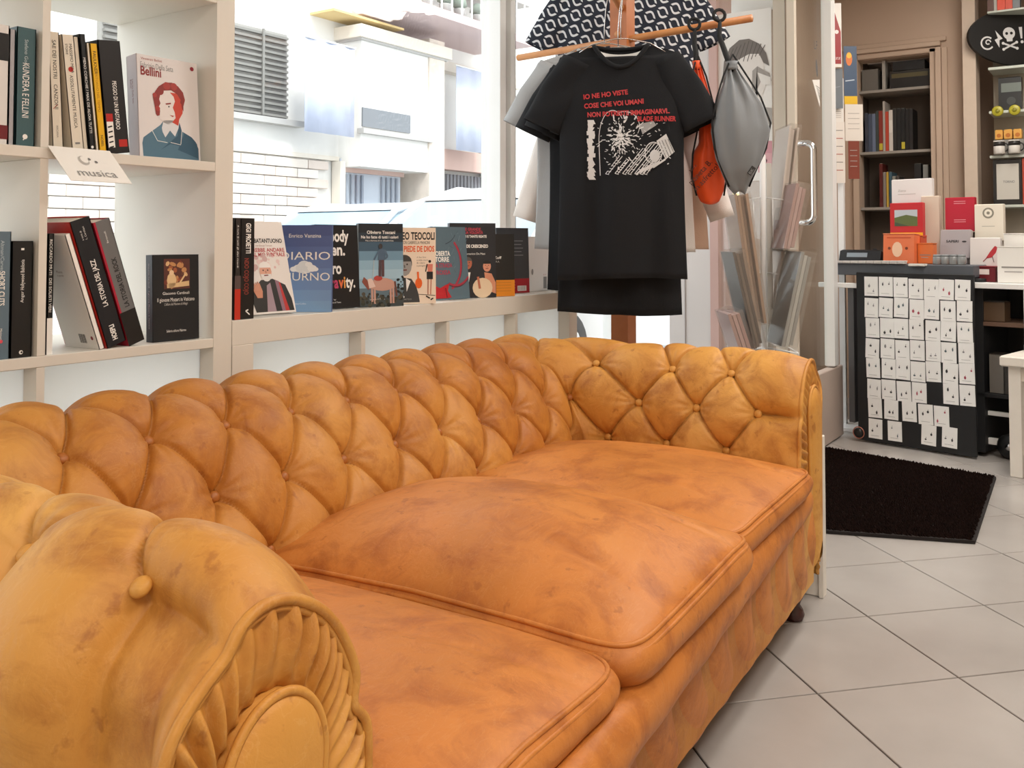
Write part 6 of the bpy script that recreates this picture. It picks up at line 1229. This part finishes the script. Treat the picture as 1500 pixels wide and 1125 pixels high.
# projecting corner block
bp('corner_block', (9.98, FY-.02, 3.0), (1.46, .60, 1.94), M_REN)
bp('pilaster', (10.86, FY-.03, 1.95), (.36, .64, 4.16), mat('brick pilaster', 'dcd0c4', .9, var=.06, scale=9))
bp('string_course', (10.15, FY-.05, 3.86), (2.0, .72, .17), M_REN2); bp('string_course', (12.4, FY+.25, 3.83), (3.0, .25, .16), M_REN2)
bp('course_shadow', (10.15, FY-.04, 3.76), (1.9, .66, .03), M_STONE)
bp('letter_window', (9.76, FY-.33, 2.70), (1.0, .03, .26), M_DK); bp('sill', (9.98, FY-.33, 2.51), (1.50, .12, .07), M_STONE)
# balcony
bp('balcony_slab', (11.1, FY-.3, 4.25), (3.2, 1.2, .12), mat('rosy balcony edge', 'c8b4b4', .9)); bp('balcony_awning', (11.6, FY-.2, 5.15), (3.0, 1.0, .35), M_STONE)
for k in range(14): mb = MB(); mb.box((9.6+k*.24-OX, FY-.86-OY, 4.58-OZ), (.02, .02, .55), M_PAINT); mb.build('baluster', bl)
bp('balcony_rail', (11.2, FY-.86, 4.87), (3.3, .04, .04), M_PAINT); bp('yellow_soffit', (9.4, FY-.1, 4.05), (1.4, .5, .03), mat('yellow soffit', 'e0c48a', .8))
for k, x in enumerate((10.2, 10.6, 10.95, 11.4)):
    o = thing('flower_pot', ('first', 'second', 'third', 'last')[k]+' grey flower pot along the balcony edge from the left', 'flower pot', (x, FY-.70, 4.311), 0, 'pots on the balcony'); mb = MB(); mb.lathe([(.06, 0), (.085, .14), (.09, .16), (.07, .16)], M_STONE, 14); mb.build('pot', o); mb = MB(); mb.lathe([(.02, .155), (.12, .2), (.10, .3), (.03, .34)], mat('grey green plant', '8c968c', .9), 9); mb.build('leaves', o)
# gate, garage
gt = bp('gate', (9.85, FY+.06, 1.15), (1.25, .05, 2.0), mat('pale blue metal gate', 'b8c0cc', .6))
for k in range(11):
    if 3 < k < 7: continue
    mb = MB(); mb.box((9.32+k*.105-OX, FY+.01-OY, 1.55-OZ), (.035, .03, .78), mat('gate bar', '8c94a2', .6)); mb.build('gate_bar', gt)
bp('gate_lintel', (9.85, FY+.03, 2.02), (1.32, .08, .11), mat('terracotta lintel', 'c8aaa0', .9)); bp('gate_jamb', (9.16, FY+.0, 1.0), (.10, .16, 2.2), M_REN2)
gr = bp('garage', (12.1, FY+.22, 1.05), (1.4, .05, 2.1), mat('grey garage shutter', '9a9a9e', .7))
for k in range(14): mb = MB(); mb.box((11.5+k*.095-OX, FY+.18-OY, 1.15-OZ), (.04, .03, 1.9), mat('shutter rib', '7c7c82', .7)); mb.build('shutter_rib', gr)
bp('garage_lintel', (12.1, FY+.15, 2.32), (1.5, .20, .32), mat('terracotta lintel', 'c8aaa0', .9)); bp('side_pier', (12.95, FY+.1, 1.5), (.30, .3, 3.2), M_REN)
# brick base
M_BRK = [mat('pale brick %d' % k, c, .9, var=.04, scale=6) for k, c in enumerate(('dcd2c8', 'd4c6bc', 'e2dad2'))]
mb = MB(); mb.box((0, 0, 0), (.36, .07, .115), M_BRK[0], bev=.006); q = mb.build('brick'); bms = []
for m_ in M_BRK: me = q.data.copy(); me.materials.clear(); me.materials.append(m_); bms.append(me)
bpy.data.objects.remove(q)
r = random.Random(3); nb = 0
for row in range(10):
    for col_ in range(17):
        x = 2.9+.37*col_+(.185 if row % 2 else 0)
        if x > 9.0 or nb > 280: continue
        o = bpy.data.objects.new('brick', r.choice(bms)); COL.objects.link(o); o.parent = bl; o.location = (x-OX, FY+.07-OY+r.uniform(-.008, .008), 2.03-row*.125-OZ); nb += 1
bp('base_course', (5.9, FY+.08, 2.14), (6.6, .10, .06), M_REN2)
# banners hung outside the shop window
M_BAN = mat('pale blue banner film', 'c4cbe0', .7, var=.05, scale=5)
def banner(label, u0, u1, v0, v1, Y, key):
    x0, x1 = xa(u0, Y), xa(u1, Y); f = lambda u, v: 1+(355-v)/1360*(xa(u, Y)*math.cos(HX)+Y*math.sin(HX)); um = (u0+u1)/2; zt, zb = f(um, v0), f(um, v1)
    o = thing('banner', label, 'banner', ((x0+x1)/2, Y, zb)); mb = MB(); w = x1-x0; n = 12
    vs = []; fs = []
    for k in range(n+1):
        for z in (0, zt-zb): vs.append((-w/2+w*k/n, .012*math.sin(k*1.3), z))
    fs = [(2*k, 2*k+2, 2*k+3, 2*k+1) for k in range(n)]
    mb.add(vs, fs, M_BAN, None, True); b_ = mb.build('cloth', o); b_.modifiers.new('thickness', 'SOLIDIFY').thickness = .004
    mb = MB(); mb.tube([(-w/2-.02, 0, zt-zb), (w/2+.02, 0, zt-zb)], .012, M_PAINT, 8); mb.build('rod', o)
banner('pale blue banner hanging left on the building front', 445, 518, 60, 196, 8.6, 1); banner('whitish blue banner hanging right over the garage', 668, 713, 100, 222, 8.7, 2)
# cars
def car(label, name, u0, u1, vtop, Y, col, L_=4.0, flip=False, paint_rough=.3, cx=None, H=None):
    cx = cx or (xa(u0, Y)+xa(u1, Y))/2
    o = thing(name, label, 'car', (cx, Y, -.129)); p = mat('paint '+col, col, paint_rough); gl_ = mat('car glass '+name, 'a4bccc' if name == 'car' else '9aa4ac', .15); dk = mat('dark tyre', '3a3a3c', .8)
    f = -1 if flip else 1; W2 = .82
    H = H+.129 if H else .129+1+(355-vtop)/1360*(cx*math.cos(HX)+Y*math.sin(HX)); k = H/1.45
    prof = [(-2.0, .35), (-2.02, .62), (-1.9, .78), (-1.55, .90), (-1.0, .96), (1.45, .98), (1.85, .92), (2.0, .75), (2.02, .35)]
    cab_ = [(-1.15, .95), (-.45, 1.36), (-.1, 1.44), (.7, 1.45), (1.15, 1.34), (1.75, .98)]
    mb = MB(); n = len(prof)
    def loft(pf, w0, w1, m, sm=True):
        vs = []; n = len(pf)
        for s, w in ((-1, w1), (-1, w0), (1, w0), (1, w1)):
            for x, z in pf: vs.append((f*x*(1 if w == w0 else .985), s*w, z*k-(0 if w == w0 else .0)))
        fs = [tuple(range(n-1, -1, -1)), tuple(range(3*n, 4*n))]
        for a in range(3):
            for j in range(n): fs.append((a*n+j, a*n+(j+1) % n, (a+1)*n+(j+1) % n, (a+1)*n+j))
        mb.add(vs, fs, m, None, False)
    loft(prof, W2-.05, W2, p); mb.build('car_body', o)
    mb = MB(); vs = []
    for s in (-1, 1):
        for x, z in cab_: vs.append((f*x, s*(W2-.03-.16*(z-.95)/.5), z*k))
    n = len(cab_); fs = [tuple(range(n-1, -1, -1)), tuple(range(n, 2*n))]+[(j, j+n, (j+1) % n+n, (j+1) % n) for j in range(n)]
    mb.add(vs, fs, gl_, None, False); mb.build('glazing', o)
    mb = MB(); vs = []
    for s in (-1, 1):
        for x, z in cab_[1:-1]: vs.append((f*x, s*(W2-.03-.16*(z-.95)/.5), z*k+.012))
    n = 4; fs = [(j, j+1, j+1+n, j+n) for j in range(n-1)]; mb.add(vs, fs, p, None, True)
    for s in (-1, 1):
        y = lambda z: s*(W2-.025-.16*(z-.95)/.5)
        mb.tube([(f*x, y(z), z*k) for x, z in cab_], .032, p, 6)
        for x0, z0, x1, z1 in ((.15, .96, .12, 1.45), (.95, .96, .90, 1.40)): mb.tube([(f*x0, y(z0), z0*k), (f*x1, y(z1), z1*k)], .028, p, 6)
    mb.build('roof', o)
    for sx in (-1.28, 1.28):
        for sy in (-1, 1):
            M = T(f*sx, sy*(W2-.07), .31) @ RX(PI/2); mb = MB(); mb.lathe([(.16, -.10), (.30, -.09), (.31, -.05), (.31, .05), (.30, .09), (.16, .10)], dk, 24, M); w_ = mb.build('wheel', o); mb = MB(); mb.lathe([(.04, -.105), (.19, -.10), (.19, .10), (.04, .105)], M_PAINT, 16, M); mb.build('hub_cap', w_)
    return o
car('silvery blue saloon car with arched roof parked across the street', 'car', 440, 640, 299, 6.4, 'd4dde6')
WX0 = car('white car with a rounded roof nearer the window frame', 'white_car', 0, 0, 0, 4.35, 'f0f0f0', flip=True, cx=7.25, H=1.46)
car('grey car whose wheel shows below the hanging black shirts', 'grey_car', 0, 0, 0, 6.4, '9aa0a4', cx=12.3, H=1.42)
# yellow awning and shop front far right through the poster glass
kz = thing('kiosk', 'far shop front with a yellow band and an orange stripe beyond the poster glass', 'shop front', (17.6, 6.3, -.13), math.radians(-50))
for nm, c, d, m in (('wall', (0, 0, 1.6), (4.0, .3, 3.2), M_REN), ('yellow_sign', (0, -.2, 1.80), (3.6, .08, .55), mat('yellow sign', 'ecd27c', .7)), ('orange_band', (0, -.22, 1.42), (3.8, .08, .14), mat('orange band', 'e49a6c', .7)), ('shop_window', (0, -.17, .75), (3.2, .04, 1.0), mat('pale blue shop window', 'b4c4d0', .3)), ('base_band', (0, -.2, .12), (4.0, .06, .24), M_LOU)):
    mb = MB(); mb.box(c, d, m, bev=.01); mb.build(nm, kz)
